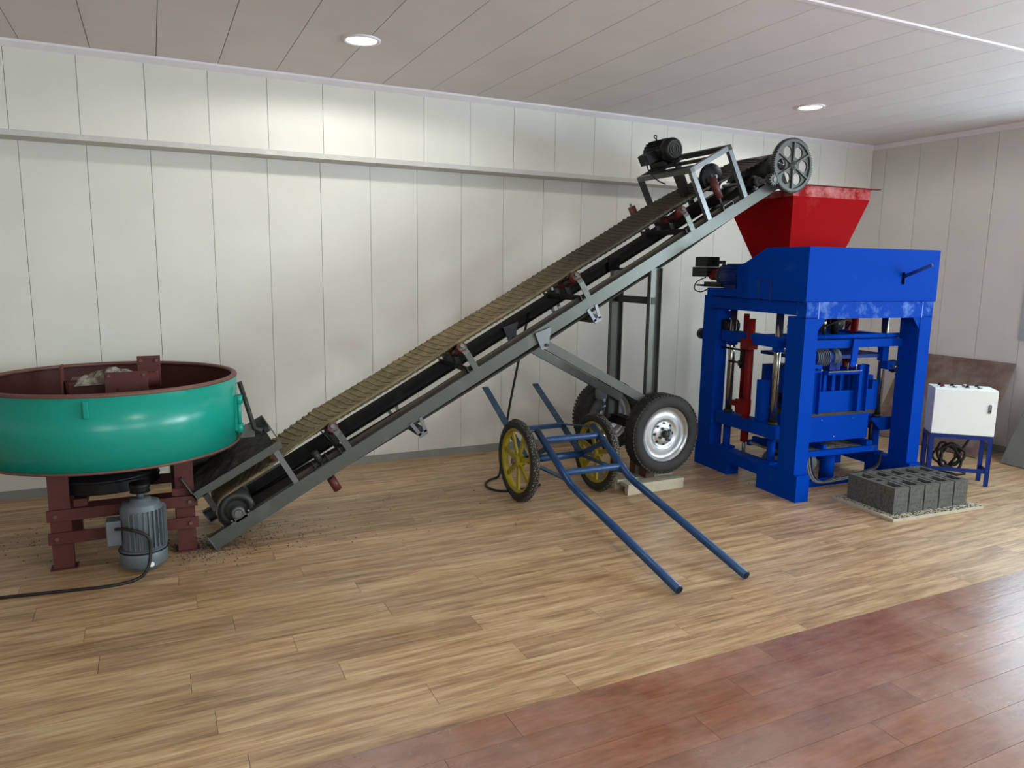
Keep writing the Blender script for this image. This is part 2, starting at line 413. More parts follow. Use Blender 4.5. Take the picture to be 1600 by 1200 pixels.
for i, (y0, y1) in enumerate(WINDOWS):
    w = struct(MB().box((XR-0.015, y1, WZ0), (XR+0.1, y0, WZ0+0.045)).box((XR-0.015, y1, WZ1-0.045), (XR+0.1, y0, WZ1)).box((XR-0.015, y0-0.045, WZ0+0.045), (XR+0.1, y0, WZ1-0.045)).box((XR-0.015, y1, WZ0+0.045), (XR+0.1, y1+0.045, WZ1-0.045)).build('window_%d' % (i+1), 'frame_white'), 'grey framed window in the right wall')
    MB().box((XR+0.02, (y0+y1)/2-0.025, WZ0+0.04), (XR+0.06, (y0+y1)/2+0.025, WZ1-0.04)).build('mullion', 'frame_white', w)
    for a, b in ((y1+0.045, (y0+y1)/2-0.025), ((y0+y1)/2+0.025, y0-0.045)):
        MB().box((XR+0.036, a, WZ0+0.045), (XR+0.042, b, WZ1-0.045)).build('pane', 'glass', w)
# walls out of view
struct(box('wall_left', (XL-0.12, YF, 0), (XL, YB+0.1, H), 'wall'), 'off white wall on the left, out of view')
fx = [XL] + [v for w in FRONT_WINDOWS for v in w] + [XR]
wf = MB()
for i in range(0, len(fx), 2): wf.box((fx[i], YF-0.12, 0), (fx[i+1], YF, H))
for x0, x1 in FRONT_WINDOWS: wf.box((x0, YF-0.12, 0), (x1, YF, WZ0)).box((x0, YF-0.12, WZ1), (x1, YF, H))
struct(wf.build('wall_front', 'wall'), 'off white wall with windows behind the viewer')
for i, (x0, x1) in enumerate(FRONT_WINDOWS):
    w = struct(MB().box((x0, YF-0.09, WZ0), (x1, YF+0.015, WZ0+0.045)).box((x0, YF-0.09, WZ1-0.045), (x1, YF+0.015, WZ1)).box((x0, YF-0.09, WZ0+0.045), (x0+0.045, YF+0.015, WZ1-0.045)).box((x1-0.045, YF-0.09, WZ0+0.045), (x1, YF+0.015, WZ1-0.045)).build('window_%d' % (i+4), 'frame_white'), 'grey framed window behind the viewer')
    MB().box((x0+0.045, YF-0.045, WZ0+0.045), (x1-0.045, YF-0.04, WZ1-0.045)).build('pane', 'glass', w)
# ceiling
ceiling = struct(box('ceiling', (XL, YF, H+0.014), (XR+0.1, YB+0.1, H+0.12), 'joint'), 'pale grey panelled ceiling')
CP = 0.3745
for k in range(-18, 19):
    x = 0.102 + CP*k
    a, b = max(x, XL), min(x+CP, XR)
    if b-a < 0.03: continue
    for y0, y1 in ((-2.735, YB), (YF, -2.735)):
        MB().box((a+0.0022, y0, H), (b-0.0022, y1, H+0.014)).build('ceiling_panel', 'ceiling', ceiling)
struct(MB().prism([(-0.022,0),(0.022,0),(0.014,-0.007),(-0.014,-0.007)], (XL,-2.735,H), (XR,-2.735,H), ((0,1,0),(0,0,1))).build('trim_4', 'trim'), 'white joint strip across the ceiling')
# recessed lamps
lamp_labels = {0: 'round white downlight in ceiling above the tail half of the conveyor', 1: 'round white downlight in ceiling above the blue machine', 2: 'round white downlight in the ceiling near the viewer, out of view'}
for i, (x, y) in enumerate(LIGHTS):
    t = thing('downlight', lamp_labels[i], 'lamp', (x, y, H), group='recessed ceiling downlights')
    MB().lathe([(0.088,-0.004),(0.098,-0.012),(0.112,-0.008),(0.114,0.0)], (0,0,0), seg=40).build('bezel', 'trim', t)
    MB().lathe([(0.0,-0.006),(0.088,-0.004)], (0,0,0), seg=40).build('diffuser', 'lamp', t)
    l = bpy.data.lights.new('downlight_lamp', 'SPOT'); l.energy = LAMP_POWER[i]; l.color = (1.0, 0.98, 0.92); l.spot_size = math.radians(174); l.spot_blend = 0.22; l.shadow_soft_size = 0.06
    o = bpy.data.objects.new('downlight_lamp', l); COL.objects.link(o); o.location = (x, y, H-0.05)

# ------------------------------------------------------------------ pan mixer
CX, CY, RP, ZT, ZB = -0.234, -1.009, 0.65, 0.974, 0.600
mx = thing('pan_mixer', 'teal round pan mixer on red brown channel legs at left', 'mixer', (CX, CY, 0))
pan = MB().lathe([(RP-0.006, ZB), (RP, ZB), (RP, ZT), (RP-0.006, ZT)], (0,0,0), seg=96, close=True).build('pan_wall', 'teal', mx)
MB().lathe([(RP-0.0065, ZB+0.02), (RP-0.0065, ZT-0.002)], (0,0,0), seg=96).build('inner_lining', 'oxide_dark', pan)
MB().lathe([(0.0, ZB+0.0), (RP-0.007, ZB+0.0), (RP-0.007, ZB+0.02), (0.0, ZB+0.02)], (0,0,0), seg=96).build('pan_floor', 'oxide_dark', mx)
rim = MB(); rim.lathe([(RP-0.014+0.017*math.cos(t), ZT+0.012*math.sin(t)) for t in [2*PI*k/10 for k in range(10)]], (0,0,0), seg=96, close=True)
rim.build('rim', 'rust_rim', mx)
MB().lathe([(RP+0.001, ZB-0.004), (RP+0.006, ZB-0.004), (RP+0.006, ZB+0.008), (RP+0.001, ZB+0.008)], (0,0,0), seg=96, close=True).build('bottom_edge', 'rust_rim', mx)
# tab on the front of the pan
th0 = math.atan2(-0.62, 0.02)
def onpan(t, r=RP): return Vector((r*math.cos(t), r*math.sin(t), 0))
def panbox(name, mat, t, w, z0, z1, d0, d1, parent=mx, bevel=0.002):
    c = Vector((math.cos(t), math.sin(t), 0)); s_ = Vector((-math.sin(t), math.cos(t), 0))
    mb = MB(); vs = [c*(RP+d) + s_*(w*sg/2) + Vector((0,0,z)) for z in (z0, z1) for d, sg in ((d0,-1),(d1,-1),(d1,1),(d0,1))]
    mb.add(vs, [(0,1,2,3),(7,6,5,4),(4,5,1,0),(5,6,2,1),(6,7,3,2),(7,4,0,3)]); return mb.build(name, mat, parent, bevel=bevel)
panbox('lifting_tab', 'teal', math.radians(-97), 0.022, 0.875, 0.955, 0.0, 0.02)
# discharge gate hinge on the right
tg = math.radians(-18)
c = onpan(tg, RP+0.022)
hg = MB().cyl(c+Vector((0,0,0.66)), c+Vector((0,0,0.87)), 0.012, 12).build('gate_hinge_pin', 'teal', mx)
for z in (0.68, 0.845): MB().cyl(c+Vector((0,0,z-0.025)), c+Vector((0,0,z+0.025)), 0.021, 14).build('hinge_knuckle', 'teal', hg)
panbox('gate_strap', 'teal', tg-0.02, 0.02, 0.665, 0.865, 0.0, 0.014)
MB().tube([c+Vector((0.01,0.03,0.94)), c+Vector((0.045,0.0,0.80)), c+Vector((0.075,-0.03,0.675)), c+Vector((0.115,-0.045,0.66))], [0.014,0.014,0.014,0.016], 10).build('gate_lever', 'dark', mx)
MB().prism([(-0.03,0),(0.05,0),(0.05,0.06),(0.0,0.08)], (c.x+0.03,c.y,0.62), (c.x+0.03,c.y+0.006,0.62), ((1,0,0),(0,0,1))).build('lever_plate', 'steel', mx)
# chute under the pan
MB().box((0.37,-0.10,0.50),(0.376,0.12,0.60)).box((0.376,-0.10,0.50),(0.50,-0.094,0.60)).box((0.376,0.114,0.50),(0.50,0.12,0.60)).build('discharge_chute', 'oxide_dark', mx)
# mixing head above the rim
hd = MB().cyl((0,0,ZB+0.02), (0,0,0.93), 0.10, 24).build('centre_column', 'oxide', mx)
MB().box((-0.20,-0.10,0.84),(0.16,0.16,0.965)).build('gearbox_cover', 'oxide_dark', mx, bevel=0.006)
o = MB().box((-0.02,-0.215,0.86),(0.185,-0.205,1.03)).build('shield_plate', 'oxide', mx, bevel=0.002)
MB().box((0.04,-0.225,0.88),(0.14,-0.214,0.945)).build('cover_patch', 'oxide', o, bevel=0.002)
for bx, bz in ((0.0,1.01),(0.165,1.01),(0.0,0.88),(0.165,0.88)): MB().cyl((bx,-0.222,bz),(bx,-0.214,bz),0.008,8).build('bolt', 'rust_rim', o)
o = MB().bar((-0.225,-0.10,0.965),(-0.225,-0.02,0.965),0.012,0.19).build('arm_plate', 'oxide', mx, bevel=0.002)
o = MB().box((0.13,0.10,0.90),(0.25,0.112,1.075)).build('arm_plate', 'oxide', mx, bevel=0.002)
for bx, bz in ((0.15,1.05),(0.23,1.05),(0.23,0.98)): MB().cyl((bx,0.085,bz),(bx,0.10,bz),0.009,8).build('bolt', 'rust_rim', o)
MB().cyl((-0.22,-0.06,0.93),(0.23,0.10,0.94),0.045,16).build('arm_shaft', 'oxide', mx)
mud = MB(); rr = random.Random(5)
nx, ny = 22, 9
vs = []; fs = []
for i in range(nx+1):
    for j in range(ny+1):
        a, b = i/nx, j/ny
        e = math.sin(PI*a)**.5*math.sin(PI*b)**.5
        vs.append((-0.17+0.33*a, -0.13+0.18*b+0.06*a, 0.952+0.075*e*(0.6+0.5*rr.random())))
for i in range(nx):
    for j in range(ny): k = i*(ny+1)+j; fs.append((k, k+1, k+ny+2, k+ny+1))
mud.add(vs, fs).build('caked_cement', 'mud', mx)
for ang in (20, 140, 260):
    a = math.radians(ang); d = Vector((math.cos(a), math.sin(a), 0))
    o = MB().bar(d*0.1+Vector((0,0,0.80)), d*0.52+Vector((0,0,0.80)), 0.05, 0.05).build('mixing_arm', 'oxide', mx)
    MB().bar(d*0.48+Vector((0,0,0.80)), d*0.48+Vector((0,0,0.64)), 0.14, 0.02, d).build('paddle', 'oxide_dark', o)
# pulleys and hub under the pan
o = MB().lathe([(0,0.385),(0.27,0.385),(0.275,0.39),(0.26,0.405),(0.275,0.42),(0.26,0.435),(0.275,0.45),(0.275,0.46),(0,0.46)], (-0.06,0.0,0), seg=56).build('large_pulley', 'black', mx)
MB().lathe([(0,0.50),(0.33,0.50),(0.335,0.51),(0.335,0.555),(0.33,0.56),(0,0.56)], (-0.05,0.05,0), seg=56).build('gear_housing', 'black', mx)
MB().cyl((-0.05,0.03,0.36),(-0.05,0.03,0.6),0.09,24).build('drive_hub', 'black', mx)
# legs: channels with foot plates
LX = {'l': -0.265, 'r': 0.335}
for xx, yy in ((-0.265,-0.245),(0.333,-0.225),(-0.265,0.30),(0.333,0.30)):
    sgn = 1
    mb = MB(); w = 0.095
    mb.box((xx-w/2,yy-0.006,0.006),(xx+w/2,yy,0.60)).box((xx-w/2,yy,0.006),(xx-w/2+0.006,yy+0.05,0.60)).box((xx+w/2-0.006,yy,0.006),(xx+w/2,yy+0.05,0.60))
    o = mb.build('leg', 'oxide', mx)
    MB().box((xx-w/2-0.015,yy-0.02,0),(xx+w/2+0.015,yy+0.065,0.007)).build('foot_plate', 'oxide', o)
yb = -0.252
for z in (0.265, 0.142):
    o = MB().box((-0.325,yb-0.012,z),(0.395,yb,z+0.062)).build('cross_rail', 'oxide', mx, bevel=0.002)
    for bx in (-0.285, 0.355): MB().cyl((bx,yb-0.022,z+0.03),(bx,yb-0.01,z+0.03),0.011,6).build('bolt', 'rust_rim', o)
    MB().box((-0.325,0.30-0.03,z),(0.395,0.30-0.018,z+0.062)).build('cross_rail', 'oxide', mx, bevel=0.002)
for xx in (-0.2, 0.27):
    MB().box((xx,-0.245,0.33),(xx+0.06,0.30,0.37)).build('side_rail', 'oxide', mx)
MB().box((0.055,-0.29,0.12),(0.175,-0.265,0.335)).build('motor_bracket', 'dark', mx)
# vertical motor in front of the legs
mm = thing('electric_motor', 'grey finned vertical motor bolted to the front of the pan mixer', 'motor', (-0.118, -1.405, 0))
body = MB().lathe([(0,0.12),(0.098,0.12),(0.102,0.13),(0.102,0.34),(0.09,0.355),(0.09,0.365),(0.05,0.372),(0.05,0.385),(0,0.385)], (0,0,0), seg=40).build('motor_body', 'motor_grey', mm)
for k in range(30):
    a = 2*PI*k/30
    if -0.35 < math.cos(a - math.radians(180)) - 1 + 0.06: continue
    d = Vector((math.cos(a), math.sin(a), 0)); MB().bar(d*0.109+Vector((0,0,0.135)), d*0.109+Vector((0,0,0.335)), 0.0035, 0.018, d).build('cooling_fin', 'motor_grey', body)
cowl = MB().lathe([(0,0.012),(0.075,0.012),(0.105,0.03),(0.114,0.05),(0.116,0.118),(0.110,0.124),(0.10,0.124)], (0,0,0), seg=40).build('fan_cowl', 'motor_grey', mm)
MB().lathe([(0.117,0.112),(0.119,0.112),(0.119,0.120),(0.117,0.120)], (0,0,0), seg=40, close=True).build('cowl_band', 'black', cowl)
a = math.radians(-72); d = Vector((math.cos(a), math.sin(a), 0))
MB().cyl(d*0.112+Vector((0,0,0.055)), d*0.119+Vector((0,0,0.055)), 0.013, 16).build('round_sticker', 'white_plastic', cowl)
MB().box((-0.165,-0.055,0.16),(-0.095,0.04,0.29)).build('terminal_box', 'motor_grey', mm, bevel=0.006)
MB().cyl((0,0,0.385),(0,0,0.44),0.02,16).build('motor_shaft', 'steel_light', mm)
MB().lathe([(0,0.42),(0.05,0.42),(0.045,0.435),(0.05,0.45),(0.05,0.47),(0,0.47)], (0,0,0), seg=28).build('small_pulley', 'black', mm)
MB().box((-0.05,0.09,0.14),(0.05,0.125,0.33)).build('mount_foot', 'motor_grey', mm)
MB().tube(curve([(-0.12,-0.06,0.25),(-0.06,-0.12,0.26),(0.02,-0.13,0.22),(0.035,-0.13,0.15),(0.02,-0.15,0.06),(-0.03,-0.17,0.012),(-0.16,-0.20,0.008),(-0.4,-0.17,0.008),(-0.72,-0.12,0.008),(-1.2,-0.02,0.008)]), 0.008, 8).build('power_cord', 'cable', mm)

# ------------------------------------------------------------------ belt conveyor
ANG = math.radians(28.7)
cv = thing('belt_conveyor', 'long inclined belt conveyor with steel rails rising to the red hopper', 'conveyor', (0.25, -1.29, 0), (0, -ANG, 0))
LEN, VW = 4.74, 0.53
def channel(v, s_):   # C rail: web at v, flanges toward s_
    P_ = [(0,0),(0.045,0),(0.045,0.007),(0.006,0.007),(0.006,0.076),(0.045,0.076),(0.045,0.083),(0,0.083)]
    return MB().prism([(v+a*s_, b) for a, b in P_], (0,0,0), (LEN,0,0), ((0,1,0),(0,0,1)))
o = channel(0, 1).build('side_rail', 'steel', cv)
MB().box((-0.006, -0.004, -0.004), (0, 0.055, 0.09)).build('end_plate', 'steel_light', o)
o = channel(VW, -1).build('side_rail', 'dark', cv)  # far rail coloured dark for the shade inside its channel
MB().box((-0.006, VW-0.055, -0.004), (0, VW+0.004, 0.09)).build('end_plate', 'steel_light', o)
MB().box((0.55, 0.034, 0.083), (4.3, 0.040, 0.112)).build('belt_guide', 'brown_dark', cv)
MB().box((0.55, VW-0.040, 0.083), (4.3, VW-0.034, 0.112)).build('belt_guide', 'brown_dark', cv)
ST = [0.905, 1.844, 2.785, 3.77]
for u in ST:
    cb = MB().box((u-0.045, 0.0, 0.083), (u-0.005, VW, 0.090)).box((u-0.045, 0.0, 0.083), (u-0.038, VW, 0.125)).build('idler_crossbar', 'dark', cv)
    for vs_, ve, sg in ((0.0, 0.18, 1), (VW, VW-0.18, -1)):
        b = MB(); path = [(u+0.01, vs_, 0.083), (u+0.004, vs_, 0.20), (u-0.004, vs_+0.008*sg, 0.245), (u-0.01, vs_+0.02*sg, 0.272)]
        for p, q in zip(path[:-1], path[1:]): b.bar(p, q, 0.04, 0.008, (0, 1, 0))
        b.build('idler_bracket', 'steel', cv)
        MB().cyl((u-0.004, vs_+0.008*sg, 0.252), (u-0.004, ve, 0.192), 0.031, 18).build('wing_roller', 'roller', cv)
        MB().cyl((u-0.004, vs_-0.006*sg, 0.262), (u-0.004, vs_+0.02*sg, 0.252), 0.012, 12).build('axle_nut', 'steel_light', cv)
        MB().bar((u-0.02, ve, 0.09), (u-0.02, ve, 0.195), 0.03, 0.008, (0,1,0)).build('idler_post', 'dark', cv)
    MB().cyl((u-0.004, 0.19, 0.186), (u-0.004, VW-0.19, 0.186), 0.031, 18).build('centre_roller', 'roller', cv)
# belt (carrying run troughed, return run below)
def prof(t):     # t trough amount -> (v, w offset) points
    return [(0.058, 0.052*t), (0.10, 0.036*t), (0.19, 0.0), (0.265, -0.002*t), (0.34, 0.0), (0.43, 0.036*t), (0.472, 0.052*t)]
runs = []
DT = (0.20, 0.120, 0.108); DH = (4.715, 0.137, 0.100)
for k in range(9):                                    # tail wrap, bottom to top
    a = -PI/2 - PI*k/8
    runs.append((DT[0]+DT[2]*math.cos(a), DT[1]+DT[2]*math.sin(a), 0, a))
for u, w, t in ((0.45,0.226,0.15),(0.7,0.226,0.7),(0.905,0.226,1),(1.4,0.222,1),(1.844,0.228,1),(2.3,0.225,1),(2.785,0.232,1),(3.3,0.233,1),(3.77,0.240,1),(4.05,0.240,0.8),(4.4,0.240,0.35),(4.6,0.240,0.05)):
    runs.append((u, w, t, PI/2))
for k in range(9):
    a = PI/2 - PI*k/8
    runs.append((DH[0]+DH[2]*math.cos(a), DH[1]+DH[2]*math.sin(a), 0, a))
for u, w in ((4.3,-0.012),(3.6,-0.038),(2.8,-0.038),(2.2,-0.045),(1.6,-0.035),(1.0,-0.02),(0.6,-0.004)):
    runs.append((u, w, 0, -PI/2))
bm_ = MB(); vs = []; fs = []; n = 7
for (u, w, t, a) in runs:
    for v, dw in prof(t): vs.append((u, v, w+dw))
R_ = len(runs)
for i in range(R_):
    j = (i+1) % R_
    for k in range(n-1): fs.append((i*n+k, i*n+k+1, j*n+k+1, j*n+k))
belt = bm_.add(vs, fs, True).build('belt', 'belt', cv, solidify=0.012)
# chevron ribs, both faces of the carrying run and over the head drum
rb = MB()
def belt_at(u):
    for p, q in zip(runs[8:-7], runs[9:-7]):
        if p[0] <= u <= q[0] and q[3] == PI/2 or (p[0] <= u <= q[0] and p[3] > 0.3):
            f = (u-p[0])/(q[0]-p[0]+1e-9); return p[1]+(q[1]-p[1])*f, p[2]+(q[2]-p[2])*f
    return None
u = 0.3
while u < 4.68:
    r = belt_at(u)
    if r:
        P = prof(r[1])
        for side in (1, -1):
            for k in range(6):
                (v0, w0), (v1, w1) = P[k], P[k+1]
                s0 = abs(v0-0.265)*0.35; s1 = abs(v1-0.265)*0.35
                h = (0.0065 if u < 3.6 else 0.0085)*side
                rb.bar((u-s0+0.03, v0, r[0]+w0+h), (u-s1+0.03, v1, r[0]+w1+h), 0.016, 0.006)
    u += 0.046
rb.build('belt_ribs', 'belt', belt)['kind'] = 'stuff'
# drums
o = MB().cyl((DT[0],0.062,DT[1]),(DT[0],VW-0.062,DT[1]),0.100,40).build('tail_drum', 'dark', cv)
MB().cyl((DT[0],-0.02,DT[1]),(DT[0],VW+0.02,DT[1]),0.02,16).build('drum_shaft', 'steel_light', o)
MB().lathe([(0.06,0),(0.102,0),(0.102,0.012),(0.06,0.012)], (DT[0],0.05,DT[1]), (0,1,0), 40, True).build('drum_flange', 'dark', o)
o = MB().cyl((DH[0],0.062,DH[1]),(DH[0],VW-0.062,DH[1]),0.092,40).build('head_drum', 'dark', cv)
MB().cyl((DH[0],-0.14,DH[1]),(DH[0],VW+0.02,DH[1]),0.018,16).build('drum_shaft', 'steel_light', o)
def pillow(u, v, w, r=0.034):
    b = MB().lathe([(0.018,-0.018),(r,-0.018),(r+0.006,0),(r,0.018),(0.018,0.018)], (u,v,w), (0,1,0), 24, True).build('pillow_block', 'gear', cv)
    MB().bar((u-0.065,v,w-r-0.004),(u+0.065,v,w-r-0.004),0.03,0.014).bar((u-0.035,v,w-r),(u+0.035,v,w-r),0.03,0.03).build('bearing_base', 'gear', b)
    for du in (-0.052, 0.052): MB().cyl((u+du,v,w-r),(u+du,v,w-r+0.018),0.008,6).build('bolt', 'steel_light', b)
pillow(DT[0], 0.005, DT[1]); pillow(DT[0], VW-0.005, DT[1]); pillow(DH[0], 0.012, DH[1]); pillow(DH[0], VW-0.012, DH[1]); pillow(4.497, 0.02, 0.127, 0.03)
# return idlers below the rails
for u in (2.787, 1.35):
    o = MB().cyl((u,0.03,-0.082),(u,VW-0.03,-0.082),0.032,18).build('return_roller', 'dark', cv)
    for v in (-0.004, VW+0.004): MB().bar((u-0.035,v,0.012),(u-0.02,v,-0.088),0.022,0.008,(0,1,0)).bar((u+0.035,v,0.012),(u+0.02,v,-0.088),0.022,0.008,(0,1,0)).bar((u-0.03,v,-0.09),(u+0.03,v,-0.09),0.008,0.03).build('return_bracket', 'steel_light', cv)
# belt edge guide rollers
o = MB().cyl((0.735,0.02,-0.012),(0.735,0.02,-0.10),0.026,18).build('guide_roller', 'roller', cv)
MB().cyl((0.735,0.02,-0.012),(0.735,0.02,0.10),0.008,10).box((0.69,0.005,0.083),(0.785,0.05,0.089)).box((0.69,0.01,0.083),(0.695,0.05,0.135)).box((0.78,0.01,0.083),(0.785,0.05,0.135)).cyl((0.735,0.045,0.10),(0.735,0.045,0.175),0.022,12).build('guide_bracket', 'dark', cv)
for u, v in ((4.13, 0.045), (3.72, VW+0.0)):
    o = MB().cyl((u,v,0.175),(u,v,0.335),0.029,18).build('guide_roller', 'roller', cv)
    MB().cyl((u,v,0.083),(u,v,0.36),0.009,10).build('guide_pin', 'steel_light', cv)
mb = MB()
for a, b in (((4.10,0,0.083),(4.105,0.09,0.118)), ((4.195,0,0.083),(4.20,0.09,0.118)), ((4.10,0,0.113),(4.20,0.09,0.118)), ((4.10,0,0.083),(4.20,0.09,0.088))): mb.box(a, b)
mb.build('hollow_mount', 'steel', cv)
# drive motor frame
T = 0.036
for u in (3.955, 4.33):
    MB().box((u-T/2, 0.002, 0.083), (u+T/2, T, 0.45)).build('frame_post', 'steel_light', cv)
    MB().box((u-T/2, 0.61, 0.02), (u+T/2, 0.61+T, 0.45)).build('frame_post', 'dark', cv)
    MB().box((u-T/2, VW, 0.03), (u+T/2, 0.62, 0.06)).build('post_bracket', 'dark', cv)
    MB().box((u-T/2, 0.0, 0.45), (u+T/2, 0.646, 0.45+T)).build('frame_bar', 'dark' if u > 4 else 'steel', cv)
for v, mt in ((0.0, 'steel_light'), (0.61, 'dark')):
    MB().box((3.955+T/2, v, 0.45), (4.33-T/2, v+T, 0.45+T)).build('frame_bar', mt, cv)
for u in (4.03, 4.16): MB().box((u, 0.036, 0.452), (u+0.025, 0.61, 0.474)).build('motor_rail', 'dark', cv)
MB().bar((4.05,0.3,0.25),(4.05,0.3,0.455),0.05,0.05).build('motor_strut', 'dark', cv)
MB().lathe([(0,0),(0.095,0),(0.10,0.006),(0.09,0.014),(0.10,0.022),(0.10,0.03),(0,0.03)], (4.18,0.10,0.32), (0,1,0), 32).build('driven_pulley', 'black', cv)
MB().cyl((4.18,0.06,0.32),(4.18,0.3,0.32),0.014,12).build('pulley_shaft', 'steel_light', cv)
# gear and pinion
def gear_mesh(name, u, w, ro, ri, teeth, v0, v1, mat):
    mb = MB(); pts = []
    for k in range(teeth):
        for f, r in ((0.0, ri), (0.28, ri), (0.40, ro), (0.62, ro), (0.74, ri)):
            a = 2*PI*(k+f)/teeth; pts.append((r*math.cos(a), r*math.sin(a)))
    n = len(pts); rin = ri*0.90
    inn = [(rin*math.cos(math.atan2(y, x)), rin*math.sin(math.atan2(y, x))) for x, y in pts]
    vs = [(u+x, v, w+y) for v in (v0, v1) for x, y in pts] + [(u+x, v, w+y) for v in (v0, v1) for x, y in inn]
    fs = []
    for i in range(n):
        j = (i+1) % n
        fs += [(i, j, n+j, n+i), (2*n+i, 3*n+i, 3*n+j, 2*n+j), (i, 2*n+i, 2*n+j, j), (n+i, n+j, 3*n+j, 3*n+i)]
    mb.add(vs, fs); return mb, rin
VG0, VG1 = -0.135, -0.095
mb, rin = gear_mesh('gear', DH[0], DH[1], 0.198, 0.186, 84, VG0, VG1, 'gear')
gear = mb.build('bull_gear', 'gear', cv)
# web with six round holes, six ribs, hub
seg = 96; web = MB(); vm = (VG0+VG1)/2
NH, RH, RC = 6, 0.042, 0.108
for k in range(6):                     # each 60 degree sector: ring from hub to rim with a hole
    a0 = 2*PI*k/6 + PI/6 + PI/2 - ANG
    hole = [(RC*math.cos(a0)+RH*math.cos(2*PI*i/24+a0), RC*math.sin(a0)+RH*math.sin(2*PI*i/24+a0)) for i in range(24)]
    outer = []
    for i in range(24):               # boundary of the sector hit by ray from hole centre
        d = 2*PI*i/24 + a0
        best = None
        for t in [x*0.0015 for x in range(1, 140)]:
            x = RC*math.cos(a0)+t*math.cos(d); y = RC*math.sin(a0)+t*math.sin(d)
            r = math.hypot(x, y); an = (math.atan2(y, x)-a0+PI) % (2*PI)-PI
            if r > rin or r < 0.03 or abs(an) > PI/6: break
            best = (x, y)
        outer.append(best)
    for va, vb in ((vm-0.006, vm+0.006),):
        vs = [(DH[0]+x, v, DH[1]+y) for v in (va, vb) for L in (hole, outer) for x, y in L]; fs = []
        for i in range(24):
            j = (i+1) % 24
            fs += [(i, j, 24+j, 24+i), (48+i, 72+i, 72+j, 48+j), (i, 48+i, 48+j, j)]
        web.add(vs, fs)
web.build('gear_web', 'gear', gear)
for k in range(6):
    a = 2*PI*k/6 + PI/2 - ANG; d = (math.cos(a), math.sin(a))
    MB().bar((DH[0]+0.025*d[0], vm-0.01, DH[1]+0.025*d[1]), (DH[0]+rin*d[0], vm-0.01, DH[1]+rin*d[1]), 0.012, 0.022, (0,1,0)).build('gear_rib', 'gear', gear)
MB().lathe([(0.0,VG0-0.02),(0.018,VG0-0.02),(0.022,VG0-0.004),(0.034,VG0-0.004),(0.034,VG1+0.004),(0,VG1+0.004)], (DH[0],0,DH[1]), (0,1,0), 24).build('gear_hub', 'gear', gear)
mb, rr_ = gear_mesh('pinion', 4.497, 0.127, 0.046, 0.034, 13, VG0-0.006, VG1+0.006, 'gear')
pin = mb.build('pinion', 'gear', cv)
MB().cyl((4.497,VG0-0.012,0.127),(4.497,0.40,0.127),0.014,14).build('pinion_shaft', 'steel_light', pin)
MB().cyl((4.497,VG0-0.004,0.127),(4.497,VG1+0.004,0.127),0.031,20).build('pinion_core', 'gear', pin)
MB().cyl((4.497,0.06,0.127),(4.497,0.13,0.127),0.05,24).build('coupling', 'black', pin)
# feed hopper at the tail
hp = MB()
hp.box((0.06,0.0,0.315),(0.60,0.006,0.355))                     # near strip
hp.box((0.06,0.0,0.310),(0.60,0.03,0.316))
hp.box((0.06,VW-0.006,0.30),(0.60,VW,0.415))                    # far wall
hp.box((0.06,0.0,0.30),(0.066,VW,0.46))                        # tail wall
hp.prism([(0,0),(0.53,0),(0.53,0.08),(0,0.02)], (0.60,0.0,0.335), (0.606,0.0,0.335), ((0,1,0),(0,0,1)))
hpo = hp.build('feed_hopper', 'steel', cv)
rq = random.Random(4); vs = []; fs = []
for i in range(15):
    for j in range(13):
        a, b = i/14, j/12; vs.append((0.068+0.50*a, 0.008+0.512*b, 0.325+0.03*math.sin(PI*b)+0.03*(1-a)+rq.uniform(-.008,.008)))
for i in range(14):
    for j in range(12): k = i*13+j; fs.append((k, k+1, k+14, k+13))
MB().add(vs, fs).build('shaded_residue', 'mud_dark', hpo)  # mud fill, its dark colour also stands in for shade in the hopper
for v in (0.002, VW-0.038): MB().box((0.54,v,0.083),(0.572,v+0.036,0.335)).build('hopper_post', 'steel_light', cv)
for v in (0.0, VW-0.03): MB().box((0.10,v,0.20),(0.13,v+0.03,0.315)).build('hopper_post', 'dark', cv)
# undercarriage, given in world coordinates
def wbuild(mb, name, mat, **k): return mb.build(name, mat, cv, world=True, **k)
def rail_z(x, top=False): return 0.5475*(x-0.25) + (0.0946 if top else 0)
xp = 3.235
for y, s_, mt in ((-1.28, 1, 'dark'), (-0.795, 1, 'steel_light')):
    zt = rail_z(xp-0.05)+0.01
    mb = MB().box((xp-0.052,y+0.034,0.44),(xp+0.052,y+0.04,zt)).box((xp-0.052,y,0.44),(xp-0.046,y+0.04,zt)).box((xp+0.046,y,0.44),(xp+0.052,y+0.04,zt))
    wbuild(mb, 'support_post', 'steel')
wbuild(MB().box((xp-0.02,-1.25,1.36),(xp+0.02,-0.79,1.41)), 'post_brace', 'dark')
wbuild(MB().box((xp+0.0,-1.30,0.40),(xp+0.075,-0.70,0.47)), 'axle_beam', 'black')
wbuild(MB().box((3.13,-0.81,1.60),(3.23,-0.74,1.69)), 'post_cap', 'black')
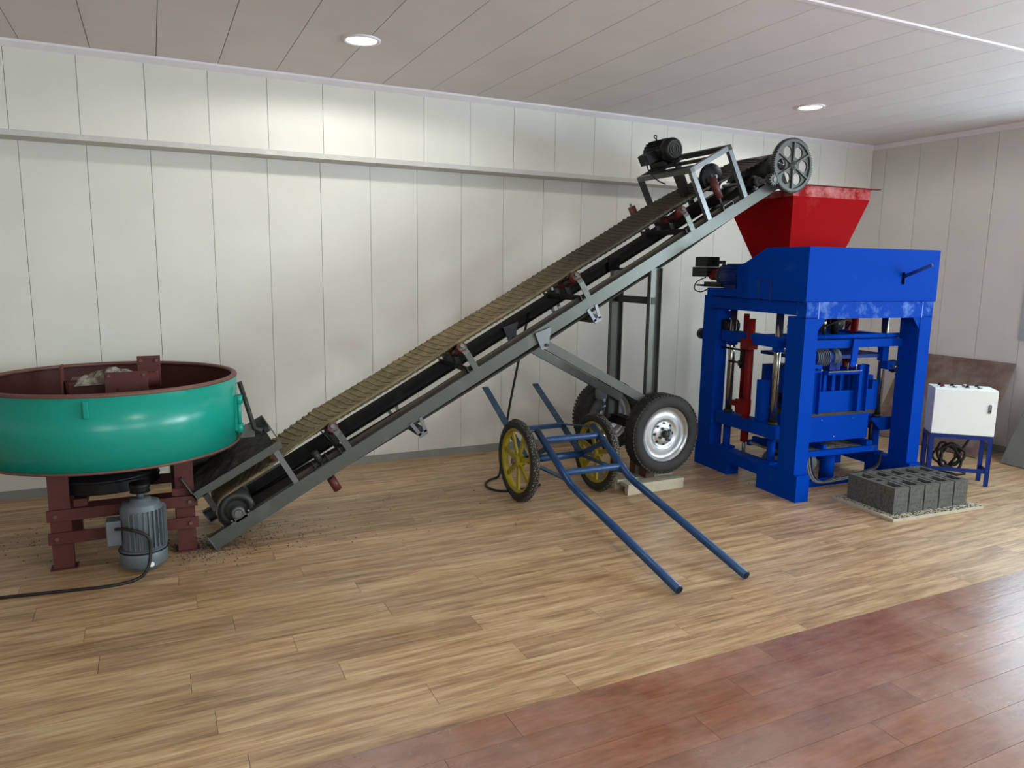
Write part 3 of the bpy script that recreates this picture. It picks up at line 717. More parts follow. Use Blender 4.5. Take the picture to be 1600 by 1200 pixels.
for y, mt in ((-1.30, 'steel'), (-0.80, 'steel')):
    p, q = Vector((2.315,y,1.115)), Vector((3.30,y,0.60))
    d = (q-p).normalized(); up = Vector((0,0,1)) - d*d.z; up.normalize()
    mb = MB().bar(p, q, 0.006, 0.062, (0,0,1)).bar(p+up*0.028+Vector((0,0.02,0)), q+up*0.028+Vector((0,0.02,0)), 0.04, 0.006, (0,0,1)).bar(p-up*0.028+Vector((0,0.02,0)), q-up*0.028+Vector((0,0.02,0)), 0.04, 0.006, (0,0,1))
    a = wbuild(mb, 'brace_arm', mt)
    pp = Vector((2.30,y-0.008,1.12))
    mb = MB().prism([(-0.05,0.06),(0.07,0.10),(0.05,-0.04),(0.0,-0.05)], pp, pp+Vector((0,0.008,0)), ((1,0,0),(0,0,1)))
    mb.build('arm_gusset', 'steel_light', cv, world=True)
    MB().cyl((2.335,y-0.02,1.10),(2.335,y+0.03,1.10),0.012,10).build('pivot_bolt', 'dark', cv, world=True)
wbuild(MB().box((3.085,-0.80,0.60),(3.165,-0.75,0.685)), 'arm_bracket', 'steel_light')
wbuild(MB().cyl((3.272,-1.40,0.435),(3.272,-0.60,0.435),0.025,16), 'axle', 'black')
def car_wheel(y, s_):     # s_: -1 outer face toward the viewer
    c = (3.272, y, 0.435)
    t = MB().lathe([(0.200,-0.055),(0.215,-0.068),(0.250,-0.072),(0.275,-0.062),(0.285,-0.045),(0.287,0),(0.285,0.045),(0.275,0.062),(0.250,0.072),(0.215,0.068),(0.200,0.055)], c, (0,1,0), 72, True).build('tyre', 'rubber', cv, world=True)
    tr = MB()
    for k in range(64):
        a = 2*PI*k/64
        for off, v in ((0, -0.045), (0.5, -0.016), (0, 0.016), (0.5, 0.045)):
            aa = a + off*2*PI/64; d = Vector((math.cos(aa), 0, math.sin(aa))); e = Vector((-math.sin(aa), 0, math.cos(aa)))
            p = Vector(c) + d*0.2855 + Vector((0, v, 0))
            tr.bar(p-e*0.010, p+e*0.010, 0.024, 0.010, d)
    tr.build('tread_blocks', 'rubber', t, world=True)['kind'] = 'stuff'
    r = MB().lathe([(0.206,-0.060),(0.206,-0.050),(0.195,-0.046),(0.182,-0.030),(0.178,-0.022),(0.150,-0.026),(0.118,-0.034),(0.104,-0.030),(0.092,-0.018),(0.080,-0.022),(0.060,-0.034),(0.045,-0.036),(0.0,-0.036)], c, (0,1,0), 56).build('wheel_disc', 'silver', cv, world=True)
    MB().lathe([(0.206,0.060),(0.206,-0.056),(0.198,-0.050),(0.19,0.05)], c, (0,1,0), 56).build('rim_barrel', 'silver', cv, world=True)
    MB().lathe([(0.0,-0.075),(0.018,-0.075),(0.026,-0.066),(0.030,-0.036)], c, (0,1,0), 20).build('hub_cap', 'dark', r, world=True)
    for k in range(4):
        a = 2*PI*k/4 + 0.5; p = Vector(c) + Vector((math.cos(a)*0.047, -0.048, math.sin(a)*0.047))
        MB().cyl(p, p+Vector((0,0.014,0)), 0.011, 6).build('wheel_nut', 'dark', r, world=True)
    for k in range(8):
        a = 2*PI*k/8; p = Vector(c) + Vector((math.cos(a)*0.075, -0.028, math.sin(a)*0.075))
        MB().cyl(p, p+Vector((0,0.006,0)), 0.011, 10).build('vent_slot', 'dark', r, world=True)
car_wheel(-1.365, -1); car_wheel(-0.64, -1)
# conveyor power cord hanging from the rail to the floor
MB().tube(curve([(2.47,-0.78,1.28),(2.44,-0.70,0.95),(2.40,-0.62,0.55),(2.36,-0.58,0.16),(2.33,-0.60,0.02),(2.22,-0.66,0.01),(2.14,-0.78,0.01),(2.17,-0.93,0.01),(2.32,-0.97,0.01),(2.52,-0.92,0.01)]), 0.009, 8).build('hanging_cord', 'cable', cv, world=True)

# drive motor on the frame
dm = thing('electric_motor', 'black electric motor with mesh fan cover on top of the conveyor frame', 'motor', (3.51+0.075, -0.84, 2.385), (0, -ANG, 0))
c0 = (0.02, 0, 0.115)
b = MB().lathe([(0,-0.10),(0.078,-0.10),(0.078,0.12),(0.06,0.135),(0.03,0.14),(0.03,0.17),(0,0.17)], c0, (0,1,0), 32).build('motor_body', 'black', dm)
for k in range(20):
    a = 2*PI*k/20
    if abs(a-1.5*PI) < 0.5: continue
    d = Vector((math.cos(a), 0, math.sin(a))); p = Vector(c0)+d*0.084
    MB().bar(p+Vector((0,-0.09,0)), p+Vector((0,0.11,0)), 0.003, 0.012, d).build('cooling_fin', 'black', b)
cw = MB().lathe([(0.06,-0.165),(0.078,-0.16),(0.086,-0.145),(0.088,-0.10),(0.080,-0.09)], c0, (0,1,0), 36).build('fan_cowl', 'black', dm)
MB().lathe([(0.0,-0.164),(0.061,-0.164)], c0, (0,1,0), 36).build('fan_grille', 'dark', cw)
for r in (0.02, 0.04, 0.06): MB().lathe([(r,-0.170),(r+0.004,-0.170),(r+0.004,-0.164),(r,-0.164)], c0, (0,1,0), 30, True).build('grille_ring', 'gear', cw)
MB().box((-0.155,-0.05,0.08),(-0.06,0.06,0.16)).build('terminal_box', 'black', dm, bevel=0.005)
MB().box((-0.07,-0.09,0),(0.11,0.11,0.02)).box((-0.05,-0.08,0.02),(-0.02,0.10,0.06)).box((0.06,-0.08,0.02),(0.09,0.10,0.06)).build('motor_base', 'black', dm)
MB().cyl((0.02,0,0.19),(0.02,0,0.225),0.006,8).build('eye_stem', 'black', dm)
MB().lathe([(0.012+0.004*math.cos(t), 0.004*math.sin(t)) for t in [2*PI*k/8 for k in range(8)]], (0.02,0,0.235), (0,1,0), 16, True).build('lifting_eye', 'black', dm)
MB().tube(curve([(-0.14,0,0.09),(-0.17,-0.04,0.03),(-0.17,-0.1,-0.04),(-0.13,-0.12,-0.09)]), 0.005, 8).build('motor_cord', 'cable', dm)

# timber props and pallet under the axle
pl_ = thing('wooden_pallet', 'small pale wooden pallet on the floor under the conveyor axle', 'pallet', (3.24, -1.19, 0))
for i in range(3): MB().box((-0.25,-0.19+0.14*i,0.055),(0.25,-0.19+0.14*i+0.10,0.08)).build('deck_board', 'wood', pl_, bevel=0.002)
for y in (-0.185, -0.02, 0.145): MB().box((-0.25,y,0.0),(0.25,y+0.04,0.055)).build('bearer', 'wood', pl_, bevel=0.002)
pr_ = thing('timber_prop', 'weathered timber prop standing on the pallet under the axle beam', 'timber', (3.265, -1.13, 0.08))
MB().box((-0.05,-0.055,0),(0.05,-0.005,0.315)).build('grey_plank', 'wood_grey', pr_, bevel=0.002)
MB().box((-0.06,-0.003,0),(0.045,0.05,0.315)).build('brown_plank', 'wood_brown', pr_, bevel=0.002)
bl_ = thing('brown_wood_block', 'short brown wood block on the pallet in front of the timber prop', 'wood block', (3.26, -1.238, 0.08))
MB().box((-0.05,-0.045,0),(0.03,0.045,0.15)).build('block_body', 'wood_brown', bl_, bevel=0.003)

# ------------------------------------------------------------------ two wheeled block cart
ct = thing('block_handcart', 'blue tubular two wheeled handcart with long handles and flat tines', 'handcart', (2.5, -1.16, 0))
ct_off = Vector((2.5, -1.16, 0))
def C_(*p): return Vector(p) - ct_off
XA, XB = 2.285, 2.725
for x in (XA, XB):
    path = [C_(x,-1.30,0.52), C_(x,-1.70,0.302), C_(x,-1.76,0.272), C_(x,-1.83,0.252), C_(x,-2.84,0.026)]
    o = MB().tube(path, 0.0235, 16).build('handle_tube', 'cart_blue', ct)
    d = (path[-1]-path[-2]).normalized(); MB().tube([path[-1]-d*0.01, path[-1]+d*0.0015], 0.019, 16).build('tube_mouth', 'black', o)
    MB().bar(C_(x,-0.42,0.685), C_(x,-1.15,0.285), 0.05, 0.010, (0,0,1)).build('tine', 'tine', ct)
    MB().bar(C_(x,-1.15,0.285), C_(x,-1.45,0.435), 0.035, 0.012, (1,0,0)).build('side_stay', 'cart_blue', ct)
    MB().bar(C_(x,-0.86,0.445), C_(x,-1.30,0.515), 0.04, 0.008, (0,0,1)).build('link_bar', 'cart_blue', ct)
    MB().bar(C_(x,-1.15,0.275), C_(x,-1.70,0.290), 0.04, 0.010, (0,0,1)).build('lower_stay', 'cart_blue', ct)
for y, z in ((-1.385,0.472), (-1.665,0.322)):
    MB().tube([C_(XA,y,z), C_(XA+0.05,y,z), C_(XB-0.05,y,z), C_(XB,y,z)], [0.017,0.022,0.022,0.017], 14).build('cross_tube', 'cart_blue', ct)
MB().bar(C_(XA,-0.87,0.438), C_(XB,-0.87,0.438), 0.035, 0.03).build('rear_crossbar', 'cart_blue', ct)
MB().cyl(C_(2.17,-1.16,0.285), C_(2.89,-1.16,0.285), 0.016, 14).build('axle', 'steel_light', ct)
MB().tube([C_(XA,-1.16,0.285), C_(XB,-1.16,0.285)], 0.026, 12).build('axle_sleeve', 'cart_blue', ct)
for x in (2.215, 2.85):
    c = C_(x,-1.16,0.287)
    MB().lathe([(0.222,-0.020),(0.240,-0.030),(0.262,-0.030),(0.279,-0.018),(0.287,0),(0.279,0.018),(0.262,0.030),(0.240,0.030),(0.222,0.020)], c, (1,0,0), 64, True).build('tyre', 'rubber', ct)
    MB().lathe([(0.272,-0.0255),(0.281,-0.019),(0.2895,0),(0.281,0.019),(0.272,0.0255)], c, (1,0,0), 96).build('tread_band', 'tread', ct)
    rm = MB().lathe([(0.225,-0.024),(0.225,0.024),(0.212,0.022),(0.205,0.010),(0.205,-0.010),(0.212,-0.022)], c, (1,0,0), 56, True).build('rim', 'yellow', ct)
    for k in range(7):
        a = 2*PI*k/7 + 0.2; d = Vector((0, math.cos(a), math.sin(a)))
        MB().bar(c+d*0.03, c+d*0.212, 0.030, 0.016, (1,0,0)).build('spoke', 'yellow', rm)
    h = MB().cyl(c-Vector((0.035,0,0)), c+Vector((0.035,0,0)), 0.042, 24).build('hub', 'yellow', rm)
    MB().cyl(c-Vector((0.05,0,0)), c+Vector((0.05,0,0)), 0.02, 12).build('hub_nut', 'steel_light', h)

# ------------------------------------------------------------------ block making machine
TH = math.radians(4.3)
bmach = thing('block_making_machine', 'large blue block making press with red hopper', 'machine', (3.984, -1.954, 0), (0, 0, -TH))
W_, D_ = 1.19, 1.14
def B(name, a, b, mat='blue', parent=bmach, bevel=0.0): return MB().box(a, b).build(name, mat, parent, bevel=bevel)
# base beams each side, with a raised middle
for x0, x1 in ((0.0, 0.115), (W_-0.115, W_)):
    mb = MB().prism([(-0.03,0),(0.38,0),(0.38,0.10),(0.73,0.10),(0.73,0),(D_+0.02,0),(D_+0.02,0.192),(-0.03,0.192)], (x0,0,0), (x1,0,0), ((0,1,0),(0,0,1)))
    o = mb.build('base_beam', 'blue', bmach)
    MB().prism([(-0.02,-0.02),(0.10,-0.02),(0.10,0.0),(0.0,0.06)], ((x0+x1)/2-0.05,0.47,0.12), ((x0+x1)/2+0.05,0.47,0.12), ((0,1,0),(0,0,1))).build('base_rib', 'blue', o)
# posts
for x0 in (0.0, W_-0.115):
    for y0 in (0.0, D_-0.17):
        B('post', (x0, y0, 0.192), (x0+0.115, y0+0.17, 1.30))
        g_ = 1 if x0 < 0.3 else -1; xg = x0+0.115 if g_ > 0 else x0
        MB().prism([(0,0),(0.07*g_,0),(0,-0.09)], (xg,y0+0.005,1.29), (xg,y0+0.012,1.29), ((1,0,0),(0,0,1))).build('post_gusset', 'blue', bmach)
# top frame
B('front_beam', (0.0, 0.0, 1.29), (W_, 0.09, 1.41), 'blue_worn'); B('rear_beam', (0.0, D_-0.09, 1.29), (W_, D_, 1.41))
for x0 in (0.0, W_-0.115): B('side_beam', (x0, 0.09, 1.31), (x0+0.115, D_-0.09, 1.40))
B('weld_seam', (0.105, -0.002, 1.29), (0.112, 0.001, 1.405), 'weld'); B('weld_seam', (W_-0.112, -0.002, 1.29), (W_-0.105, 0.001, 1.405), 'weld')
# upper box (feed bin housing): side cheeks and front plate
bx = MB()
for x0, x1 in ((-0.02, -0.012), (W_+0.0, W_+0.008)):
    bx.prism([(-0.01,1.405),(0.72,1.405),(0.72,1.655),(0.64,1.666),(0.40,1.775),(-0.01,1.775)], (x0,0,0), (x1,0,0), ((0,1,0),(0,0,1)))
o = bx.build('bin_side_plates', 'blue', bmach); o.name = 'bin_cheek'
# keep each cheek its own part
bpy.data.objects.remove(o)
for x0, x1 in ((-0.022, -0.012), (W_-0.004, W_+0.006)):
    MB().prism([(-0.01,1.405),(0.72,1.405),(0.72,1.655),(0.64,1.666),(0.40,1.775),(-0.01,1.775)], (x0,0,0), (x1,0,0), ((0,1,0),(0,0,1))).build('bin_cheek', 'blue', bmach)
fp = MB().box((-0.022,-0.012,1.408),(W_+0.006,-0.004,1.775)).build('bin_front_plate', 'blue', bmach, bevel=0.002)
MB().prism([(0.012*math.cos(t), 0.032*(1 if math.sin(t) > 0 else -1) + 0.012*math.sin(t)) for t in [2*PI*(k+0.5)/16 for k in range(16)]], (0.847,-0.017,1.572), (0.847,-0.0125,1.572), ((1,0,0),(0,0,1))).build('lever_slot', 'slot_black', fp)
o = MB().tube([(0.836,0.04,1.56),(0.892,-0.20,1.667)], 0.013, 12).build('feed_lever', 'stand_blue', bmach)
d = Vector((0.056,-0.24,0.107)).normalized(); p = Vector((0.892,-0.20,1.667)); MB().tube([p-d*0.005, p+d*0.001], 0.009, 12).build('lever_mouth', 'black', o)
for z in ((1.43, 0.33), (1.43, 0.45)): MB().box((-0.026, z[1], 1.40), (-0.02, z[1]+0.02, 1.55)).build('cheek_strip', 'stand_blue', bmach)
B('bin_floor', (-0.01, 0.0, 1.405), (W_-0.006, 0.72, 1.415), 'blue'); B('bin_back', (-0.01, 0.70, 1.415), (W_-0.006, 0.71, 1.62), 'blue')
# hopper
zt, zb0 = 2.256, 1.63
top = [(0.374,0.62),(1.137,0.62),(1.137,1.40),(0.374,1.40)]; bot = [(0.366,0.62),(0.84,0.62),(0.84,0.968),(0.366,0.968)]
hop = MB()
zr = 2.176   # where the upright rim band starts
def hq(a, b, c, d): hop.add([a, b, c, d], [(0,1,2,3)])
tp = [(x, y, zr) for x, y in top]; bt = [(x, y, zb0) for x, y in bot]
for i in range(4):
    j = (i+1) % 4; hq(bt[i], bt[j], tp[j], tp[i])
o = hop.build('hopper', 'red_paint', bmach, solidify=0.006)
bd = MB()
for i in (0, 1):
    j = (i+1) % 4; bd.add([tp[i], tp[j], (tp[j][0], tp[j][1], zt), (tp[i][0], tp[i][1], zt)], [(0,1,2,3)])
bd.add([tp[3], tp[0], (tp[0][0], tp[0][1], 2.225), (tp[3][0], tp[3][1], 2.225)], [(0,1,2,3)])
bd.add([tp[2], tp[3], (tp[3][0], tp[3][1], zr+0.02), (tp[2][0], tp[2][1], zr+0.02)], [(0,1,2,3)])
bd.build('hopper_rim_band', 'red_worn', o, solidify=0.006)
MB().box((0.47,0.585,zt),(1.215,0.625,zt+0.006)).build('rim_flange', 'red_dark', o)
MB().box((1.13,0.626,zt),(1.175,1.40,zt+0.006)).build('rim_flange', 'red_dark', o)
# bin motor behind the cheek
bmn = thing('electric_motor', 'dark ribbed motor with red coupling behind the upper blue box', 'motor', (3.984, -1.954, 1.41), (0, 0, -TH))
MB().box((0.0,0.73,0.0),(0.34,1.11,0.06)).build('motor_shelf', 'blue', bmn)
b = MB().cyl((0.11,0.80,0.16),(0.11,1.01,0.16),0.085,28).build('motor_body', 'stand_blue', bmn)
for k in range(18):
    a = 2*PI*k/18; d = Vector((math.cos(a),0,math.sin(a))); p = Vector((0.11,0,0.16))+d*0.089
    MB().bar(p+Vector((0,0.805,0)), p+Vector((0,1.0,0)), 0.003, 0.012, d).build('cooling_fin', 'stand_blue', b)
MB().box((0.06,0.83,0.06),(0.16,0.98,0.09)).build('motor_foot', 'stand_blue', bmn)
MB().cyl((0.11,1.01,0.16),(0.11,1.07,0.16),0.075,24).build('end_bell', 'black', bmn)
MB().cyl((0.11,1.07,0.165),(0.11,1.20,0.165),0.045,20).build('red_coupling', 'red_dark', bmn)
MB().box((0.04,1.19,0.145),(0.18,1.39,0.225)).build('gear_case', 'black', bmn, bevel=0.005)
MB().box((0.045,1.20,0.227),(0.175,1.36,0.31)).build('limit_box', 'black', bmn, bevel=0.005)
MB().bar((0.11,1.05,0.265),(0.11,1.22,0.265),0.02,0.025).bar((0.11,1.05,0.245),(0.11,1.09,0.20),0.03,0.02).build('coupling_arm', 'black', bmn)
MB().bar((0.11,1.02,0.085),(0.11,1.25,0.085),0.09,0.04).build('coupling_bracket', 'black', bmn)
MB().cyl((0.06,1.22,0.075),(0.06,1.34,0.075),0.008,8).build('cable_gland', 'black', bmn)
MB().tube(curve([(0.08,1.25,0.14),(0.07,1.36,0.10),(0.06,1.37,0.04),(0.06,1.28,0.02),(0.08,1.20,0.05)]), 0.005, 8).build('motor_cord', 'cable', bmn)
# guide columns, slide beams
XS = (0.075, W_-0.085); YS = (0.33, 0.85)
for x in XS:
    for y in YS:
        B_ = MB().cyl((x,y,0.50),(x,y,1.31),0.027,20).build('guide_column', 'chrome', bmach)
        MB().cyl((x,y,0.13),(x,y,0.40),0.030,18).build('column_leg', 'blue', bmach)
        MB().box((x-0.05,y-0.05,0.13 if 0.38<y<0.73 else 0.192),(x+0.05,y+0.05,0.21)).build('leg_pad', 'blue', bmach)
        MB().cyl((x,y,1.03),(x,y,1.09),0.042,20).build('column_bush', 'blue', bmach)
        MB().cyl((x,y,0.48),(x,y,0.505),0.036,20).build('column_collar', 'dark', bmach)
    B('lower_slide_beam', (x-0.06, 0.25, 0.39), (x+0.06, 0.93, 0.485), bevel=0.004)
    B('upper_slide_beam', (x-0.05, 0.28, 1.06), (x+0.05, 0.93, 1.14), bevel=0.004)
    MB().cyl((x-0.03,0.60,0.30),(x-0.03,0.60,1.25),0.030,16).build('red_lift_cylinder', 'red_dark', bmach)
    MB().cyl((x-0.03,0.60,0.20),(x-0.03,0.60,0.31),0.014,12).build('cylinder_rod', 'steel_light', bmach)
    MB().box((x-0.085,0.55,1.02),(x+0.0,0.65,1.10)).build('cylinder_clamp', 'red_dark', bmach)
    MB().box((x-0.09,0.57,0.52),(x-0.01,0.66,0.63)).build('cylinder_block', 'red_dark', bmach)
    MB().box((x-0.03,0.66,0.555),(x+0.02,0.80,0.595)).build('cylinder_arm', 'red_dark', bmach)
    MB().box((x-0.03,0.44,0.485),(x+0.05,0.50,0.80)).build('lock_bar', 'blue', bmach, bevel=0.003)
    MB().cyl((x+0.02,0.72,0.60),(x+0.02,0.72,1.28),0.022,14).build('red_pull_rod', 'red_dark', bmach)
# upper moving beam at front
B('press_beam', (0.115, 0.14, 1.065), (W_-0.115, 0.20, 1.125)); MB().cyl((0.12,0.15,1.148),(W_-0.12,0.15,1.148),0.018,14).build('press_tube', 'blue', bmach)
for x in (0.32, 0.62, 0.90): MB().cyl((x,0.15,1.148),(x+0.006,0.15,1.148),0.0195,14).build('tube_clip', 'stand_blue', bmach)
B('press_beam', (0.115, 0.62, 1.065), (W_-0.115, 0.68, 1.125))
MB().bar((0.60,0.12,1.13),(0.585,0.12,0.93),0.055,0.012,(0,1,0)).build('press_blade', 'blue', bmach)
B('press_plate', (0.20, 0.22, 0.975), (W_-0.16, 0.66, 1.0), 'stand_blue')
for x in (0.26, 0.98):
    B('spring_post', (x-0.03, 0.19, 0.95), (x+0.03, 0.24, 1.065))
    MB().box((x+0.0,0.165,0.885),(x+0.085,0.235,0.945)).build('bearing_box', 'blue', bmach, bevel=0.003)
    sx = x-0.045 if x < 0.5 else x+0.10
    sp = MB().lathe([(0,-0.012),(0.04,-0.012),(0.04,0.012),(0,0.012)], (sx,0.20,0.905), (1,0,0), 24).build('chain_sprocket', 'black', bmach)
    for k in range(12):
        a = 2*PI*k/12; MB().cyl((sx-0.014,0.20+0.043*math.cos(a),0.905+0.043*math.sin(a)),(sx+0.014,0.20+0.043*math.cos(a),0.905+0.043*math.sin(a)),0.008,6).build('chain_pin', 'dark', sp)
    MB().cyl((x+0.03,0.11,0.912),(x+0.03,0.17,0.912),0.007,8).build('adjusting_bolt', 'chrome', bmach)
v_ = MB().cyl((0.335,0.27,0.985),(0.52,0.27,0.985),0.062,28).build('vibrator_motor', 'stand_blue', bmach)
for k in range(7): MB().lathe([(0.062,-0.003),(0.070,-0.003),(0.070,0.003),(0.062,0.003)], (0.345+0.018*k,0.27,0.985), (1,0,0), 28, True).build('vibrator_rib', 'motor_grey', v_)
MB().cyl((0.50,0.27,0.985),(0.56,0.27,0.985),0.066,28).build('vibrator_cap', 'motor_grey', v_)
B('tamper_rail', (0.40, 0.16, 0.868), (0.70, 0.21, 0.888), 'blue'); B('rail_edge', (0.40, 0.155, 0.886), (0.72, 0.165, 0.892), 'chrome')
for x in (0.58, 0.665): MB().cyl((x,0.16,0.89),(x,0.16,0.955),0.005,8).build('rail_pin', 'chrome', bmach)
B('tamper_box', (0.47, 0.22, 0.89), (0.57, 0.34, 0.96), 'stand_blue')
for x in (0.30, 0.755):     # I-section guides in front of the mould
    MB().box((x-0.045,0.165,0.575),(x-0.038,0.23,0.93)).box((x+0.038,0.165,0.575),(x+0.045,0.23,0.93)).box((x-0.045,0.195,0.575),(x+0.045,0.202,0.93)).build('mould_guide', 'blue', bmach)
for k in range(8): B('tamper_plate', (0.215+0.082*k, 0.26, 0.70), (0.245+0.082*k, 0.60, 0.885), 'blue')
B('tamper_back', (0.19, 0.60, 0.60), (0.98, 0.62, 0.90), 'stand_blue')
# feed drawer and mould
MB().prism([(0.27,0.575),(0.27,0.66),(0.335,0.735),(0.90,0.735),(0.90,0.575)], (0,0.212,0), (0,0.222,0), ((1,0,0),(0,0,1))).build('drawer_front', 'blue', bmach)
B('drawer_body', (0.27, 0.222, 0.575), (0.91, 0.66, 0.60), 'stand_blue')
B('drawer_side', (0.90, 0.212, 0.575), (0.955, 0.40, 0.80), 'blue')
B('gravel_strip', (0.20, 0.215, 0.545), (0.95, 0.66, 0.572), 'grit')
mo = B('mould_box', (0.20, 0.21, 0.355), (0.885, 0.66, 0.548), 'blue', bevel=0.002)
for x, z in ((0.30,0.52),(0.42,0.52),(0.72,0.52),(0.30,0.39),(0.55,0.39)): MB().cyl((x,0.205,z),(x,0.211,z),0.005,8).build('rivet', 'chrome', mo)
for s_, xe in ((0, 0.08), (1, W_-0.08)):
    x0, x1 = (0.135, 0.20) if s_ == 0 else (0.885, W_-0.145)
    B('mould_ear', (x0, 0.30, 0.42), (x1, 0.55, 0.47))
MB().prism([(0.93,0.50),(1.17,0.50),(1.17,0.40),(1.04,0.40)], (0,0.23,0), (0,0.245,0), ((1,0,0),(0,0,1))).build('slide_bracket', 'blue', bmach)
MB().cyl((0.975,0.26,0.27),(0.975,0.26,0.47),0.014,12).build('eject_rod', 'black', bmach)
# vibrating table below
B('table_bar', (0.13, 0.19, 0.250), (0.985, 0.22, 0.292)); B('table_bar', (0.13, 0.64, 0.250), (0.985, 0.67, 0.292))
B('table_plate', (0.13, 0.22, 0.265), (0.985, 0.64, 0.282), 'mud')
for x in (0.155, 0.47, 0.90): B('table_rib', (x, 0.22, 0.282), (x+0.03 if x < 0.8 else x+0.06, 0.64, 0.325))
for x in (0.22, 0.42):
    v_ = MB().lathe([(0,-0.13),(0.05,-0.13),(0.068,-0.11),(0.07,0.10),(0.05,0.13),(0,0.13)], (x,0.40,0.175), (0,1,0), 28).build('table_vibrator', 'motor_grey', bmach)
MB().cyl((0.66,0.36,0.0),(0.66,0.36,0.25),0.055,24).build('table_leg', 'blue', bmach); MB().cyl((0.66,0.75,0.0),(0.66,0.75,0.25),0.055,24).build('table_leg', 'blue', bmach)
B('floor_bar', (0.115, 0.235, 0.0), (W_-0.115, 0.285, 0.045), 'blue'); B('floor_bar', (0.115, 0.90, 0.0), (W_-0.115, 0.95, 0.045), 'blue')
for k, off in enumerate((0, 0.02, 0.045)):
    MB().tube(curve([(0.34+off,0.25,0.25),(0.33+off,0.20,0.12),(0.38+off,0.17,0.06),(0.55,0.17,0.052+0.012*k),(0.85,0.18,0.075+0.012*k),(1.0,0.19,0.12+0.01*k),(1.04,0.20,0.24)]), 0.008, 8).build('hydraulic_hose', 'hose' if k < 2 else 'cable', bmach)
MB().tube(curve([(0.25,0.45,1.20),(0.40,0.30,1.20),(0.52,0.22,1.255),(0.66,0.25,1.25),(0.78,0.40,1.18)]), 0.009, 8).build('top_hose', 'cable', bmach)
MB().cyl((0.66,0.40,1.14),(0.66,0.40,1.31),0.030,16).build('press_cylinder', 'black', bmach); MB().cyl((0.56,0.40,1.14),(0.56,0.40,1.31),0.018,14).build('press_rod', 'chrome', bmach)
# counterweights and adjusters outside the frame at the back
for s_, x in ((0, 0.05), (1, W_-0.05)):
    MB().cyl((x,D_-0.20,1.17),(x+0.12,D_-0.20,1.17),0.055,24).build('chain_wheel', 'black', bmach)
    MB().cyl((x,0.70,0.86),(x,0.70,1.06),0.012,10).build('adjuster_rod', 'black', bmach)
    MB().cyl((x,0.64,0.90),(x,0.84,0.90),0.009,8).build('adjuster_bar', 'black', bmach)
    MB().cyl((x,0.64,1.0),(x,0.95,1.0),0.008,8).build('adjuster_bar', 'black', bmach)
    MB().cyl((x,0.70,0.88),(x,0.70,0.92),0.024,6).build('adjuster_nut', 'black', bmach)
MB().cyl((0.05,D_+0.01,1.085),(0.05,D_+0.09,1.085),0.045,20).build('pulley_knob', 'black', bmach)
MB().bar((0.05,D_+0.02,1.04),(0.05,D_-0.1,1.01),0.03,0.03).build('knob_arm', 'black', bmach)
MB().cyl((1.225,0.25,0.78),(1.225,0.25,1.0),0.012,10).build('stop_rod', 'black', bmach); MB().cyl((1.17,0.25,0.83),(1.27,0.25,0.83),0.009,8).build('stop_bar', 'black', bmach); MB().cyl((1.225,0.25,0.81),(1.225,0.25,0.85),0.022,6).build('stop_nut', 'black', bmach)

# ------------------------------------------------------------------ concrete blocks on their board
pb = thing('pallet_board', 'pale wooden board on the floor under the concrete blocks', 'board', (4.345, -2.475, 0), (0, 0, -TH))
MB().box((-0.075,-0.075,0.0),(0.77,0.455,0.02)).build('board_sheet', 'wood', pb, bevel=0.002)
gr = MB(); rr = random.Random(2)
for k in range(500):
    x = rr.uniform(-0.06,0.75); y = rr.choice([rr.uniform(-0.07,-0.003), rr.uniform(-0.07,-0.003), rr.uniform(0.395,0.44), rr.uniform(-.06,.4)])
    if -0.004 < x < 0.70 and -0.004 < y < 0.392: x = rr.choice([rr.uniform(-0.06,-0.006), rr.uniform(0.705,0.76)])
    s_ = rr.uniform(0.0015,0.004); gr.box((x-s_,y-s_,0.02),(x+s_,y+s_,0.02+s_))
gr.build('cement_crumbs', 'concrete', pb)['kind'] = 'stuff'
blabels = ['fresh grey hollow concrete block nearest the blue press base, leftmost of the row', 'fresh grey hollow concrete block, second from the left of the row', 'fresh grey hollow concrete block, middle one of the row of five', 'fresh grey hollow concrete block, second from the right of the row', 'fresh grey hollow concrete block nearest the control cabinet, rightmost of the row']
BW, BL, BH = 0.128, 0.39, 0.178
